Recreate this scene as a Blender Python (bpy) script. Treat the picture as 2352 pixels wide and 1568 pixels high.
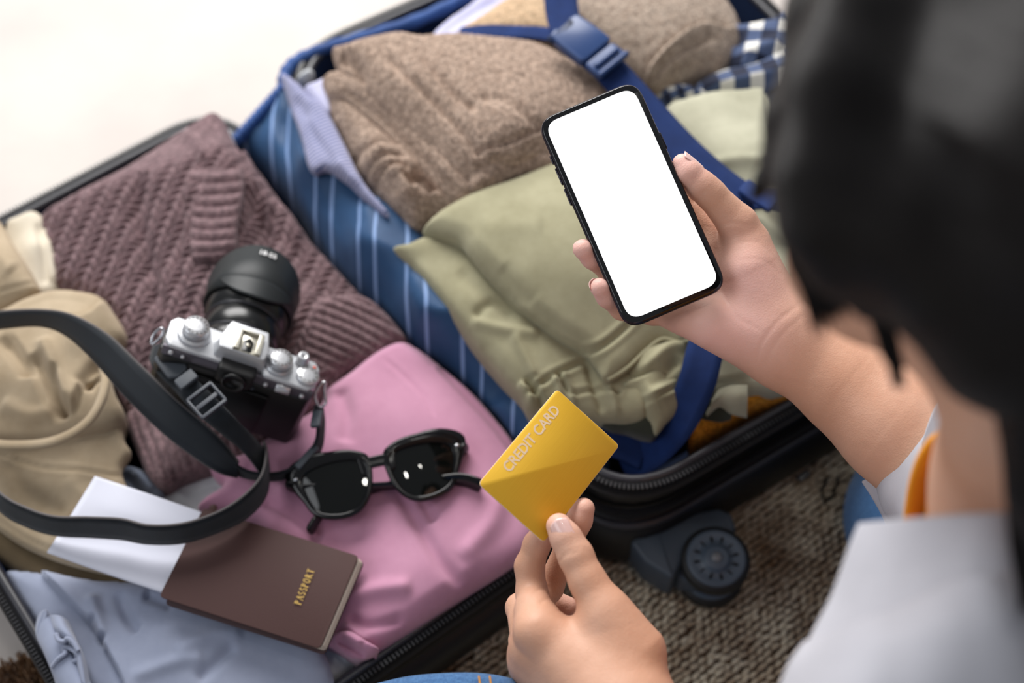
import bpy, math, random
import numpy as np
from mathutils import Vector, Matrix, Euler

# ------------------------------------------------------------------ camera, world, lights, exposure
sc = bpy.context.scene
for o in list(bpy.data.objects):
    bpy.data.objects.remove(o)
COL = sc.collection
FPX = 3300.0
PITCH = math.radians(57)
CAM = np.array([0, 0, 1.115])
cF = np.array([0, math.cos(PITCH), -math.sin(PITCH)])
cR = np.array([1.0, 0, 0])
cU = np.array([0, math.sin(PITCH), math.cos(PITCH)])

cd = bpy.data.cameras.new('camera')
cam = bpy.data.objects.new('camera', cd)
COL.objects.link(cam)
cam.location = CAM
cam.rotation_euler = (math.pi / 2 - PITCH, 0, 0)
cd.sensor_width = 36
cd.lens = FPX / 2352 * 36
cd.clip_start = 0.02
cd.dof.use_dof = True
cd.dof.focus_distance = 0.925
cd.dof.aperture_fstop = 3.4
sc.camera = cam

sc.view_settings.view_transform = 'Standard'
sc.view_settings.look = 'None'
sc.view_settings.gamma = 1
sc.view_settings.exposure = 0.0
sc.view_settings.use_curve_mapping = False

w = bpy.data.worlds.new('room_light')
sc.world = w
w.use_nodes = True
w.node_tree.nodes['Background'].inputs[0].default_value = (0.90, 0.93, 1.0, 1)
w.node_tree.nodes['Background'].inputs[1].default_value = 0.27


DOWN = [(1.8, 1.47, 2.6), (0.63, 0.75, 2.6), (0.12, 0.44, 2.6)]


def area(name, loc, target, sx, sy, power, col):
    l = bpy.data.lights.new(name, 'AREA')
    l.shape = 'RECTANGLE'
    l.size = sx
    l.size_y = sy
    l.energy = power
    l.color = col
    o = bpy.data.objects.new(name, l)
    COL.objects.link(o)
    o.location = loc
    o.rotation_euler = (Vector(target) - Vector(loc)).to_track_quat('-Z', 'Y').to_euler()
    return o


area('window_daylight', (-0.45, 2.3, 1.5), (0.05, 0.85, 0.1), 1.7, 1.3, 84, (1.0, 0.98, 0.96))
area('side_fill_light', (-1.9, -0.1, 1.9), (0.0, 0.5, 0.2), 1.2, 1.2, 15, (0.93, 0.96, 1.0))  # unseen fill light from the left, raised to brighten the palm

# three small ceiling downlights
for i_, lp0 in enumerate(DOWN):
    l_ = bpy.data.lights.new('ceiling_downlight', 'AREA')
    l_.shape = 'DISK'
    l_.size = 0.06
    l_.energy = 1.6
    l_.color = (1.0, 0.97, 0.90)
    o_ = bpy.data.objects.new('ceiling_downlight', l_)
    COL.objects.link(o_)
    o_.location = lp0

# ------------------------------------------------------------------ helpers
def ray(x, y):
    return cF + (x - 1176) / FPX * cR - (y - 784) / FPX * cU


def P(x, y, z):
    r = ray(x, y)
    return CAM + r * ((z - CAM[2]) / r[2])


def Q(x, y, d):
    return CAM + ray(x, y) * d


def proj(V):
    W = np.asarray(V) - CAM
    d = W @ cF
    return np.stack([1176 + FPX * (W @ cR) / d, 784 - FPX * (W @ cU) / d], -1)


def nrm(v):
    v = np.asarray(v, float)
    return v / max(np.linalg.norm(v), 1e-12)


def lin(r, g, b):
    f = lambda c: (c / 255 / 12.92) if c / 255 <= 0.04045 else ((c / 255 + 0.055) / 1.055) ** 2.4
    return (f(r), f(g), f(b), 1)


def root(name, loc, label, cat, group=None):
    o = bpy.data.objects.new(name, None)
    o.empty_display_size = 0.02
    COL.objects.link(o)
    o.location = tuple(loc)
    o['label'] = label
    o['category'] = cat
    if group:
        o['group'] = group
    return o


def tag(o, label=None, cat=None, group=None, kind=None):
    if label: o['label'] = label
    if cat: o['category'] = cat
    if group: o['group'] = group
    if kind: o['kind'] = kind
    return o


def wloc(o):
    l = np.zeros(3)
    while o is not None:
        l = l + np.array(o.location)
        o = o.parent
    return l


def mesh(name, V, Fc, mat, parent=None, uv=None, smooth=True, loc=None, label=None, kind=None):
    """V in world coordinates"""
    V = np.asarray(V, float)
    me = bpy.data.meshes.new(name)
    if parent is not None:
        off = wloc(parent)
    else:
        off = np.array(loc if loc is not None else V.mean(0))
    me.from_pydata((V - off).tolist(), [], [tuple(int(i) for i in f) for f in Fc])
    if uv is not None:
        ul = me.uv_layers.new(name='UVMap')
        idx = np.zeros(len(me.loops), dtype=np.int32)
        me.loops.foreach_get('vertex_index', idx)
        ul.data.foreach_set('uv', np.asarray(uv)[idx].astype(np.float32).ravel())
    if smooth:
        me.polygons.foreach_set('use_smooth', [True] * len(me.polygons))
    if mat is not None:
        me.materials.append(mat)
    me.update()
    o = bpy.data.objects.new(name, me)
    COL.objects.link(o)
    if parent is not None:
        o.parent = parent
    else:
        o.location = tuple(off)
    if label: o['label'] = label
    if kind: o['kind'] = kind
    return o


def frame(o, ax, ay, az):
    """matrix from basis axes and origin"""
    return np.array(o, float), np.stack([nrm(ax), nrm(ay), nrm(az)], 1)


def tf(fr, V):
    return np.asarray(V, float) @ fr[1].T + fr[0]


def join(parts):
    Vs, Fs, n = [], [], 0
    for V, Fc in parts:
        Vs.append(np.asarray(V, float))
        Fs += [tuple(int(i) + n for i in f) for f in Fc]
        n += len(V)
    return np.concatenate(Vs), Fs


def box(cx, cy, cz, sx, sy, sz, bev=0.0):
    """bevelled box, centre and full sizes"""
    x, y, z = sx / 2, sy / 2, sz / 2
    if bev <= 0:
        V = [(cx + a * x, cy + b * y, cz + c * z) for a in (-1, 1) for b in (-1, 1) for c in (-1, 1)]
        Fc = [(0, 1, 3, 2), (4, 6, 7, 5), (0, 4, 5, 1), (2, 3, 7, 6), (0, 2, 6, 4), (1, 5, 7, 3)]
        return np.array(V), Fc
    return rprism([(cx - x, cy - y), (cx + x, cy - y), (cx + x, cy + y), (cx - x, cy + y)], cz - z, cz + z, min(bev * 2, x * .9, y * .9), bev)


def round_poly(pts, r, n=5):
    out = []
    m = len(pts)
    for i in range(m):
        p0, p1, p2 = [np.array(pts[(i + k) % m], float) for k in (-1, 0, 1)]
        d0, d1 = nrm(p0 - p1), nrm(p2 - p1)
        ang = math.acos(max(-1, min(1, float(d0 @ d1))))
        t = min(r / math.tan(ang / 2), np.linalg.norm(p0 - p1) * .49, np.linalg.norm(p2 - p1) * .49)
        a, b = p1 + d0 * t, p1 + d1 * t
        for k in range(n + 1):
            s = k / n
            out.append((1 - s) ** 2 * a + 2 * s * (1 - s) * p1 + s * s * b)
    return np.array(out)


def rprism(pts, z0, z1, r, bev=0.001, n=5, nb=3):
    """rounded polygon prism with rounded top and bottom rims"""
    L = round_poly(pts, r, n) if r > 0 else np.array(pts, float)
    if poly_area(L) < 0:
        L = L[::-1]
    m = len(L)
    nx = np.roll(L, -1, 0) - np.roll(L, 1, 0)
    N = np.stack([nx[:, 1], -nx[:, 0]], 1)
    N /= np.maximum(np.linalg.norm(N, axis=1, keepdims=True), 1e-9)
    rings = []
    for k in range(nb + 1):
        a = math.pi / 2 * k / nb
        rings.append((bev * (1 - math.sin(a)), z0 + bev * (1 - math.cos(a))))
    for k in range(nb + 1):
        a = math.pi / 2 * k / nb
        rings.append((bev * (1 - math.cos(a)), z1 - bev * (1 - math.sin(a))))
    V, Fc = [], []
    for ins, z in rings:
        for p, q in zip(L, N):
            V.append((p[0] - q[0] * ins, p[1] - q[1] * ins, z))
    for k in range(len(rings) - 1):
        for i in range(m):
            j = (i + 1) % m
            Fc.append((k * m + i, k * m + j, (k + 1) * m + j, (k + 1) * m + i))
    Fc.append(tuple(range(m))[::-1])
    Fc.append(tuple((len(rings) - 1) * m + i for i in range(m)))
    return np.array(V), Fc


def poly_area(L):
    x, y = L[:, 0], L[:, 1]
    return 0.5 * float(np.sum(x * np.roll(y, -1) - y * np.roll(x, -1)))


def lathe(prof, n=32, axis='z'):
    """prof: list of (r, h)"""
    V, Fc = [], []
    for r, h in prof:
        for i in range(n):
            a = 2 * math.pi * i / n
            V.append((r * math.cos(a), r * math.sin(a), h))
    for k in range(len(prof) - 1):
        for i in range(n):
            j = (i + 1) % n
            Fc.append((k * n + i, k * n + j, (k + 1) * n + j, (k + 1) * n + i))
    Fc.append(tuple(range(n))[::-1])
    Fc.append(tuple((len(prof) - 1) * n + i for i in range(n)))
    V = np.array(V)
    if axis == 'y':
        V = V[:, [0, 2, 1]] * np.array([1, -1, 1])
    if axis == 'x':
        V = V[:, [2, 1, 0]] * np.array([1, 1, -1])
    return V, Fc


def catmull(pts, per=8, closed=False):
    pts = np.asarray(pts, float)
    n = len(pts)
    out = []
    rng = range(n) if closed else range(n - 1)
    for i in rng:
        if closed:
            a, b, c, d = [pts[(i + k) % n] for k in (-1, 0, 1, 2)]
        else:
            a, b, c, d = pts[max(i - 1, 0)], pts[i], pts[i + 1], pts[min(i + 2, n - 1)]
        for k in range(per):
            t = k / per
            out.append(0.5 * ((2 * b) + (-a + c) * t + (2 * a - 5 * b + 4 * c - d) * t * t + (-a + 3 * b - 3 * c + d) * t ** 3))
    if not closed:
        out.append(pts[-1])
    return np.array(out)


def tube(path, r, n=8, cap=True, closed=False, flat=1.0, up=(0, 0, 1)):
    path = np.asarray(path, float)
    m = len(path)
    rr = np.broadcast_to(np.asarray(r, float), (m,))
    T = (np.roll(path, -1, 0) - np.roll(path, 1, 0)) if closed else np.gradient(path, axis=0)
    V, Fc = [], []
    up = np.array(up, float)
    pv = None
    for i in range(m):
        t = nrm(T[i])
        if pv is None:
            s = np.cross(t, up)
            if np.linalg.norm(s) < 1e-3: s = np.cross(t, (1, 0.1, 0))
            s = nrm(s)
        else:
            s = nrm(pv - t * (pv @ t))
        pv = s
        b = np.cross(s, t)
        for k in range(n):
            a = 2 * math.pi * k / n
            V.append(path[i] + rr[i] * (math.cos(a) * s + flat * math.sin(a) * b))
    q = m if closed else m - 1
    for i in range(q):
        for k in range(n):
            l = (k + 1) % n
            i2 = (i + 1) % m
            Fc.append((i * n + k, i * n + l, i2 * n + l, i2 * n + k))
    if cap and not closed:
        Fc.append(tuple(range(n))[::-1])
        Fc.append(tuple((m - 1) * n + k for k in range(n)))
    return np.array(V), Fc


def grid_sheet(G, sub=4, thick=0.0015, puff=None, thick_dir=None):
    """G: rows x cols x 3 control points -> smooth thick sheet; returns V,F,uv"""
    G = np.asarray(G, float)
    A = np.stack([catmull(G[i], sub) for i in range(G.shape[0])])
    B = np.stack([catmull(A[:, j], sub) for j in range(A.shape[1])], 1)
    if puff is not None:
        B = puff(B)
    r, c = B.shape[:2]
    du = np.gradient(B, axis=1)
    dv = np.gradient(B, axis=0)
    N = np.cross(du, dv)
    N /= np.maximum(np.linalg.norm(N, axis=2, keepdims=True), 1e-12)
    top = (B + N * thick / 2).reshape(-1, 3)
    bot = (B - N * thick / 2).reshape(-1, 3)
    V = np.concatenate([top, bot])
    n = r * c
    Fc = []
    for i in range(r - 1):
        for j in range(c - 1):
            a = i * c + j
            Fc.append((a, a + 1, a + c + 1, a + c))
            Fc.append((n + a, n + a + c, n + a + c + 1, n + a + 1))
    edge = [i * c for i in range(r)] + [(r - 1) * c + j for j in range(1, c)] + [i * c + c - 1 for i in range(r - 2, -1, -1)] + [j for j in range(c - 2, 0, -1)]
    for k in range(len(edge)):
        a, b = edge[k], edge[(k + 1) % len(edge)]
        Fc.append((a, b, n + b, n + a))
    su = np.concatenate([np.zeros((r, 1)), np.cumsum(np.linalg.norm(np.diff(B, axis=1), axis=2), 1)], 1)
    sv = np.concatenate([np.zeros((1, c)), np.cumsum(np.linalg.norm(np.diff(B, axis=0), axis=2), 0)], 0)
    uv = np.stack([su.ravel(), sv.ravel()], 1)
    return V, Fc, np.concatenate([uv, uv])


# ---- vectorised value noise
_rs = np.random.RandomState(7)
_tab = _rs.rand(64, 64, 64) * 2 - 1


def noise3(X, scale):
    X = np.asarray(X, float) * scale + 1000.0
    I = np.floor(X).astype(int)
    f = X - I
    f = f * f * f * (f * (f * 6 - 15) + 10)
    r = 0
    for dx in (0, 1):
        for dy in (0, 1):
            for dz in (0, 1):
                wgt = (f[..., 0] if dx else 1 - f[..., 0]) * (f[..., 1] if dy else 1 - f[..., 1]) * (f[..., 2] if dz else 1 - f[..., 2])
                r = r + wgt * _tab[(I[..., 0] + dx) % 64, (I[..., 1] + dy) % 64, (I[..., 2] + dz) % 64]
    return r


def in_poly(X, Y, L):
    r = np.zeros(X.shape, bool)
    m = len(L)
    for i in range(m):
        x0, y0 = L[i][:2]
        x1, y1 = L[(i + 1) % m][:2]
        if y0 == y1: continue
        c = ((y0 > Y) != (y1 > Y)) & (X < (x1 - x0) * (Y - y0) / (y1 - y0) + x0)
        r ^= c
    return r


def seg_dist(Pt, L, closed):
    """distance of points (n,2) to polyline, nearest point, side sign and param"""
    n = len(Pt)
    best = np.full(n, 1e9)
    near = np.zeros((n, 2))
    side = np.ones(n)
    par = np.zeros(n)
    m = len(L)
    for i in range(m if closed else m - 1):
        a, b = L[i], L[(i + 1) % m]
        ab = b - a
        l2 = max(ab @ ab, 1e-14)
        t = np.clip(((Pt - a) @ ab) / l2, 0, 1)
        q = a + t[:, None] * ab
        dd = Pt - q
        d = np.sqrt((dd ** 2).sum(1))
        k = d < best
        best[k] = d[k]
        near[k] = q[k]
        side[k] = np.sign(ab[0] * (Pt[k, 1] - a[1]) - ab[1] * (Pt[k, 0] - a[0]))
        par[k] = (i + t[k]) / max(m - 1, 1)
    return best, near, side, par


def cloth(name, outline, mat, parent=None, hpts=(), folds=(), er=0.008, thick=0.02, h=0.0022,
          nz=((12, 0.004), (35, 0.0012)), ang=0.0, disp=None, smooth_outline=True, label=None, seed=0.0, inset=0.25, under=None, tuck=0.004):
    """Puffed cloth patch: outline points (px,py,z) are turned into points of the world."""
    O = np.array([list(P(a, b, c)) for a, b, c in outline])
    L = catmull(O, 6, closed=True) if smooth_outline else O
    L2 = L[:, :2]
    mn, mx = L2.min(0) - h, L2.max(0) + h
    nx, ny = int((mx[0] - mn[0]) / h) + 2, int((mx[1] - mn[1]) / h) + 2
    xs, ys = mn[0] + np.arange(nx) * h, mn[1] + np.arange(ny) * h
    CX, CY = np.meshgrid(xs[:-1] + h / 2, ys[:-1] + h / 2, indexing='ij')
    cin = in_poly(CX, CY, L2)
    I, J = np.nonzero(cin)
    key = lambda i, j: i * ny + j
    quads = np.stack([key(I, J), key(I + 1, J), key(I + 1, J + 1), key(I, J + 1)], 1)
    used, inv = np.unique(quads.ravel(), return_inverse=True)
    quads = inv.reshape(-1, 4)
    X = np.stack([xs[used // ny], ys[used % ny]], 1)
    # boundary edges
    E = np.concatenate([quads[:, [0, 1]], quads[:, [1, 2]], quads[:, [2, 3]], quads[:, [3, 0]]])
    Ek = E.min(1) * (len(used) + 1) + E.max(1)
    u, c = np.unique(Ek, return_counts=True)
    bk = set(u[c == 1].tolist())
    bmask = np.isin(Ek, u[c == 1])
    BE = E[bmask]
    bv = np.unique(BE)
    d, near, _, _ = seg_dist(X, L2, True)
    X[bv] = near[bv]
    d[bv] = 0
    # relax next ring not needed; heights by inverse distance of controls
    ctrl = [(p[0], p[1], p[2] + er) for p in O]
    ctrl += [(*P(a, b, c)[:2], c) for a, b, c in hpts]
    Cc = np.array(ctrl)
    # thin-plate interpolation of the heights
    def tps(r2):
        return 0.5 * r2 * np.log(r2 + 1e-12)
    m_ = len(Cc)
    Kc = tps(((Cc[:, None, :2] - Cc[None, :, :2]) ** 2).sum(2)) + np.eye(m_) * 2e-5
    Pm = np.concatenate([np.ones((m_, 1)), Cc[:, :2]], 1)
    A_ = np.block([[Kc, Pm], [Pm.T, np.zeros((3, 3))]])
    sol = np.linalg.solve(A_, np.concatenate([Cc[:, 2], np.zeros(3)]))
    z = tps(((X[:, None, :] - Cc[None, :, :2]) ** 2).sum(2)) @ sol[:m_] + sol[m_] + X @ sol[m_ + 1:]
    z = np.clip(z, Cc[:, 2].min() - .004, Cc[:, 2].max() + .006)
    t = np.clip(1 - d / (er * 1.6), 0, 1)
    z = z - er * (1 - np.sqrt(np.clip(1 - t * t, 0, 1)))
    V = np.concatenate([X, z[:, None]], 1)
    px = proj(V)
    fade = np.clip(d / (er * 1.2), 0.25, 1)
    X3 = np.concatenate([X, np.full((len(X), 1), seed * 3.7)], 1)
    for s, a in nz:
        z = z + a * noise3(X3, s) * fade
    ca, sa = math.cos(ang), math.sin(ang)
    uv = np.stack([X[:, 0] * ca + X[:, 1] * sa, -X[:, 0] * sa + X[:, 1] * ca], 1)
    for f in folds:
        kind, pl, amp, wd = f[:4]
        pp = catmull(np.array(pl, float), 6)
        dd, _, sd, par = seg_dist(px, pp, False)
        ends = np.clip(np.minimum(par, 1 - par) / 0.15, 0, 1) if len(f) < 5 else np.clip(np.minimum(par + f[4][0], 1 + f[4][1] - par) / 0.15, 0, 1)
        # width tapers to the ends
        if kind == 'r':      # rounded ridge / crease
            z = z + amp * np.exp(-(dd / wd) ** 2) * ends
        elif kind == 's':    # one-sided step, the positive side sits higher and slopes back
            k = 0.5 * (1 + np.tanh(sd * dd / 3.5))
            z = z + amp * np.exp(-(dd / wd)) * ends * k - 0.4 * amp * np.exp(-(dd / 7.0) ** 2) * ends * (1 - k)
        elif kind == 'g':    # thin stitched groove with raised lips
            z = z + amp * ends * (-np.exp(-(dd / wd) ** 2) + 0.5 * np.exp(-((dd - 2.2 * wd) / wd) ** 2))
    if disp is not None:
        z = z + disp(uv, px, d) * np.clip(d / 0.004, 0.0, 1)
    V = np.concatenate([X, z[:, None]], 1)
    n = len(V)
    Fc = [tuple(q) for q in quads.tolist()]
    # skirt: rounded side going down and inwards
    cen = L2.mean(0)
    bidx = {int(b): i for i, b in enumerate(bv)}
    Nin = None
    prev = bv
    Vs = [V]
    rows = [(0.0, 0.25), (tuck * .3, 0.6), (tuck, 1.0)]
    off = n
    ring_prev = {int(b): int(b) for b in bv}
    # inward normal from polygon
    TL = np.roll(L2, -1, 0) - np.roll(L2, 1, 0)
    sgn = 1 if poly_area(L2) > 0 else -1
    NL = np.stack([-TL[:, 1], TL[:, 0]], 1) * sgn
    NL /= np.maximum(np.linalg.norm(NL, axis=1, keepdims=True), 1e-9)
    ii = np.argmin(((X[bv][:, None] - L2[None]) ** 2).sum(2), 1)
    NB = NL[ii]
    uvs = [uv]
    for ins, dep in rows:
        R = np.concatenate([X[bv] + NB * ins, (z[bv] - thick * dep)[:, None]], 1)
        Vs.append(R)
        uvs.append(uv[bv] + np.array([0, thick * dep]))
        ring = {int(b): off + i for i, b in enumerate(bv)}
        for a, b in BE.tolist():
            Fc.append((ring_prev[b], ring_prev[a], ring[a], ring[b]))
        ring_prev = ring
        off += len(bv)
    V = np.concatenate(Vs)
    return mesh(name, V, Fc, mat, parent, uv=np.concatenate(uvs), label=label)


def ribbon(name, pairs, mat, parent=None, thick=0.0018, per=8, label=None, n_across=4):
    """pairs: list of (left point, right point) in world; solid band"""
    L = catmull(np.array([p[0] for p in pairs]), per)
    R = catmull(np.array([p[1] for p in pairs]), per)
    G = np.stack([L + (R - L) * k / n_across for k in range(n_across + 1)], 1)
    V, Fc, uv = grid_sheet(G, 1, thick)
    return mesh(name, V, Fc, mat, parent, uv=uv, label=label)


# ---- signed-distance figures: sparse surface nets
def smin(a, b, k):
    h = np.clip(0.5 + 0.5 * (b - a) / k, 0, 1)
    return b + (a - b) * h - k * h * (1 - h)


def smax(a, b, k):
    return -smin(-a, -b, k)


def sd_cone(X, a, b, ra, rb):
    a, b = np.asarray(a, float), np.asarray(b, float)
    ab = b - a
    t = np.clip(((X - a) @ ab) / max(ab @ ab, 1e-12), 0, 1)
    q = X - (a + t[:, None] * ab)
    return np.sqrt((q ** 2).sum(1)) - (ra + (rb - ra) * t)


def sd_ell(X, c, r, R=None):
    q = X - np.asarray(c, float)
    if R is not None:
        q = q @ R
    r = np.asarray(r, float)
    k0 = np.sqrt(((q / r) ** 2).sum(1))
    k1 = np.sqrt(((q / (r * r)) ** 2).sum(1))
    return k0 * (k0 - 1) / np.maximum(k1, 1e-9)


def sd_chain(X, pts, k=0.004):
    """pts: list of (xyz, r)"""
    d = None
    for (a, ra), (b, rb) in zip(pts[:-1], pts[1:]):
        e = sd_cone(X, a, b, ra, rb)
        d = e if d is None else smin(d, e, k)
    return d


def surface(fn, lo, hi, h):
    lo, hi = np.asarray(lo, float), np.asarray(hi, float)
    B = 8
    hb = h * B
    nb = np.ceil((hi - lo) / hb).astype(int) + 1
    gx, gy, gz = [np.arange(k) for k in nb]
    GI = np.stack(np.meshgrid(gx, gy, gz, indexing='ij'), -1).reshape(-1, 3)
    cc = lo + (GI + 0.5) * hb
    dv = np.concatenate([fn(cc[i:i + 400000]) for i in range(0, len(cc), 400000)])
    GI = GI[np.abs(dv) < hb * 1.05]
    o = np.stack(np.meshgrid(*[np.arange(B)] * 3, indexing='ij'), -1).reshape(-1, 3)
    cells = (GI[:, None, :] * B + o[None]).reshape(-1, 3)
    N = (nb * B + 2).astype(np.int64)
    K = lambda c: (c[:, 0].astype(np.int64) * N[1] + c[:, 1]) * N[2] + c[:, 2]
    corners = np.array([[i, j, k] for i in (0, 1) for j in (0, 1) for k in (0, 1)])
    ck = np.stack([K(cells + c) for c in corners], 1)
    uk, inv = np.unique(ck.ravel(), return_inverse=True)
    pos = np.stack([uk // (N[1] * N[2]), (uk // N[2]) % N[1], uk % N[2]], 1)
    val = np.concatenate([fn(lo + pos[i:i + 400000] * h) for i in range(0, len(pos), 400000)])
    cv = val[inv].reshape(-1, 8)
    act = (cv.min(1) < 0) & (cv.max(1) >= 0)
    cells, cv = cells[act], cv[act]
    acc = np.zeros((len(cells), 3))
    cnt = np.zeros(len(cells))
    for a in range(8):
        for b in range(a + 1, 8):
            if np.abs(corners[a] - corners[b]).sum() != 1: continue
            va, vb = cv[:, a], cv[:, b]
            m = (va < 0) != (vb < 0)
            t = np.where(m, va / np.where(m, va - vb, 1), 0)
            p = corners[a] + t[:, None] * (corners[b] - corners[a])
            acc += p * m[:, None]
            cnt += m
    V = lo + (cells + acc / cnt[:, None]) * h
    for _ in range(2):
        e = h * 0.3
        f0 = fn(V)
        g = np.stack([fn(V + np.eye(3)[k] * e) - f0 for k in range(3)], 1) / e
        g2 = np.maximum((g ** 2).sum(1), 0.05)
        st = np.clip(f0 / g2, -h, h)
        V = V - g * st[:, None] * 0.9
    keys = K(cells)
    order = np.argsort(keys)
    sk = keys[order]
    look = {}

    def find(k):
        i = np.searchsorted(sk, k)
        i = np.clip(i, 0, len(sk) - 1)
        ok = sk[i] == k
        return np.where(ok, order[i], -1)
    Fc = []
    c0 = cv[:, 0]
    ax = [(4, (0, 1, 0), (0, 0, 1)), (2, (0, 0, 1), (1, 0, 0)), (1, (1, 0, 0), (0, 1, 0))]
    for ci, u1, u2 in ax:
        m = (c0 < 0) != (cv[:, ci] < 0)
        c = cells[m]
        u1, u2 = np.array(u1), np.array(u2)
        q = np.stack([find(K(c)), find(K(c - u1)), find(K(c - u1 - u2)), find(K(c - u2))], 1)
        fl = c0[m] < 0
        ok = (q >= 0).all(1)
        q, fl = q[ok], fl[ok]
        q[~fl] = q[~fl][:, ::-1]
        Fc += q.tolist()
    return V, Fc

# ------------------------------------------------------------------ materials
def newmat(name):
    m = bpy.data.materials.new(name)
    m.use_nodes = True
    nt = m.node_tree
    b = nt.nodes['Principled BSDF']
    return m, nt, b


def N(nt, t, **kw):
    n = nt.nodes.new(t)
    for k, v in kw.items():
        setattr(n, k, v)
    return n


def setin(n, **kw):
    for k, v in kw.items():
        n.inputs[k.replace('_', ' ')].default_value = v


def plain(name, col, rough=0.5, metal=0.0, coat=0.0, spec=0.5, bump=None, sheen=0.0):
    m, nt, b = newmat(name)
    b.inputs['Base Color'].default_value = col
    b.inputs['Roughness'].default_value = rough
    b.inputs['Metallic'].default_value = metal
    b.inputs['Coat Weight'].default_value = coat
    b.inputs['Specular IOR Level'].default_value = spec
    b.inputs['Sheen Weight'].default_value = sheen
    if bump:
        sc_, st = bump
        tc = N(nt, 'ShaderNodeTexCoord')
        no = N(nt, 'ShaderNodeTexNoise')
        no.inputs['Scale'].default_value = sc_
        no.inputs['Detail'].default_value = 3
        nt.links.new(tc.outputs['Object'], no.inputs['Vector'])
        bp = N(nt, 'ShaderNodeBump')
        bp.inputs['Strength'].default_value = st
        bp.inputs['Distance'].default_value = 0.001
        nt.links.new(no.outputs['Fac'], bp.inputs['Height'])
        nt.links.new(bp.outputs['Normal'], b.inputs['Normal'])
    return m


def fabric(name, c1, c2, mottle=60, weave=900, wst=0.25, rough=0.9, sheen=0.2, heather=0, extra=None, sheen_tint=None):
    """two close colours mixed by soft noise, woven bump"""
    m, nt, b = newmat(name)
    tc = N(nt, 'ShaderNodeTexCoord')
    no = N(nt, 'ShaderNodeTexNoise')
    no.inputs['Scale'].default_value = mottle
    no.inputs['Detail'].default_value = 5
    no.inputs['Roughness'].default_value = 0.65
    nt.links.new(tc.outputs['Object'], no.inputs['Vector'])
    cr = N(nt, 'ShaderNodeValToRGB')
    cr.color_ramp.elements[0].position = 0.32
    cr.color_ramp.elements[1].position = 0.68
    cr.color_ramp.elements[0].color = c1
    cr.color_ramp.elements[1].color = c2
    nt.links.new(no.outputs['Fac'], cr.inputs['Fac'])
    out = cr.outputs['Color']
    if heather:
        n2 = N(nt, 'ShaderNodeTexNoise')
        n2.inputs['Scale'].default_value = heather
        n2.inputs['Detail'].default_value = 2
        nt.links.new(tc.outputs['Object'], n2.inputs['Vector'])
        r2 = N(nt, 'ShaderNodeMapRange')
        setin(r2, From_Min=0.36, From_Max=0.64, To_Min=0.72, To_Max=1.25)
        nt.links.new(n2.outputs['Fac'], r2.inputs['Value'])
        mx = N(nt, 'ShaderNodeVectorMath', operation='SCALE')
        nt.links.new(out, mx.inputs[0])
        nt.links.new(r2.outputs['Result'], mx.inputs['Scale'])
        out = mx.outputs['Vector']
    if extra:
        out = extra(nt, tc, out)
    nt.links.new(out, b.inputs['Base Color'])
    b.inputs['Roughness'].default_value = rough
    b.inputs['Sheen Weight'].default_value = sheen
    b.inputs['Specular IOR Level'].default_value = 0.25
    wv = N(nt, 'ShaderNodeTexWave', wave_type='BANDS', bands_direction='X')
    wv2 = N(nt, 'ShaderNodeTexWave', wave_type='BANDS', bands_direction='Y')
    for q in (wv, wv2):
        q.inputs['Scale'].default_value = weave / 6.28
        q.inputs['Distortion'].default_value = 1.5
        nt.links.new(tc.outputs['UV'], q.inputs['Vector'])
    ad = N(nt, 'ShaderNodeMath', operation='ADD')
    nt.links.new(wv.outputs['Fac'], ad.inputs[0])
    nt.links.new(wv2.outputs['Fac'], ad.inputs[1])
    bp = N(nt, 'ShaderNodeBump')
    bp.inputs['Strength'].default_value = wst
    bp.inputs['Distance'].default_value = 0.0006
    nt.links.new(ad.outputs[0], bp.inputs['Height'])
    nt.links.new(bp.outputs['Normal'], b.inputs['Normal'])
    return m


M = {}
M['black_plastic'] = plain('black_plastic', lin(14, 14, 16), 0.38, bump=(900, 0.05))
M['shell_black'] = plain('shell_black', lin(13, 13, 15), 0.5, bump=(700, 0.12))
M['rim_grey'] = plain('rim_grey', lin(48, 48, 54), 0.33)
M['zip_tape'] = fabric('zip_tape', lin(8, 8, 11), lin(16, 16, 20), 200, 3000, 0.4, sheen=0.05)
M['zip_teeth'] = plain('zip_teeth', lin(30, 30, 34), 0.3)
M['navy_lining'] = fabric('navy_lining', lin(18, 30, 58), lin(28, 46, 80), 25, 2500, 0.2, rough=0.7, sheen=0.0)
M['navy_trim'] = fabric('navy_trim', lin(36, 66, 122), lin(52, 88, 150), 30, 2500, 0.3, rough=0.6, sheen=0.1)
M['strap_navy'] = fabric('strap_navy', lin(18, 42, 92), lin(26, 54, 112), 40, 4200, 0.5, rough=0.7, sheen=0.0)
M['buckle'] = plain('buckle_plastic', lin(38, 66, 116), 0.35)
M['wheel_grey'] = plain('wheel_grey', lin(72, 84, 98), 0.45)
M['bracket_grey'] = plain('bracket_grey', lin(60, 70, 82), 0.5, bump=(1200, 0.06))
M['rubber'] = plain('rubber', lin(14, 14, 15), 0.6)
M['chrome'] = plain('chrome', lin(200, 200, 205), 0.2, 1.0)
M['dark_hole'] = plain('dark_hole', lin(5, 5, 6), 0.9)


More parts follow.
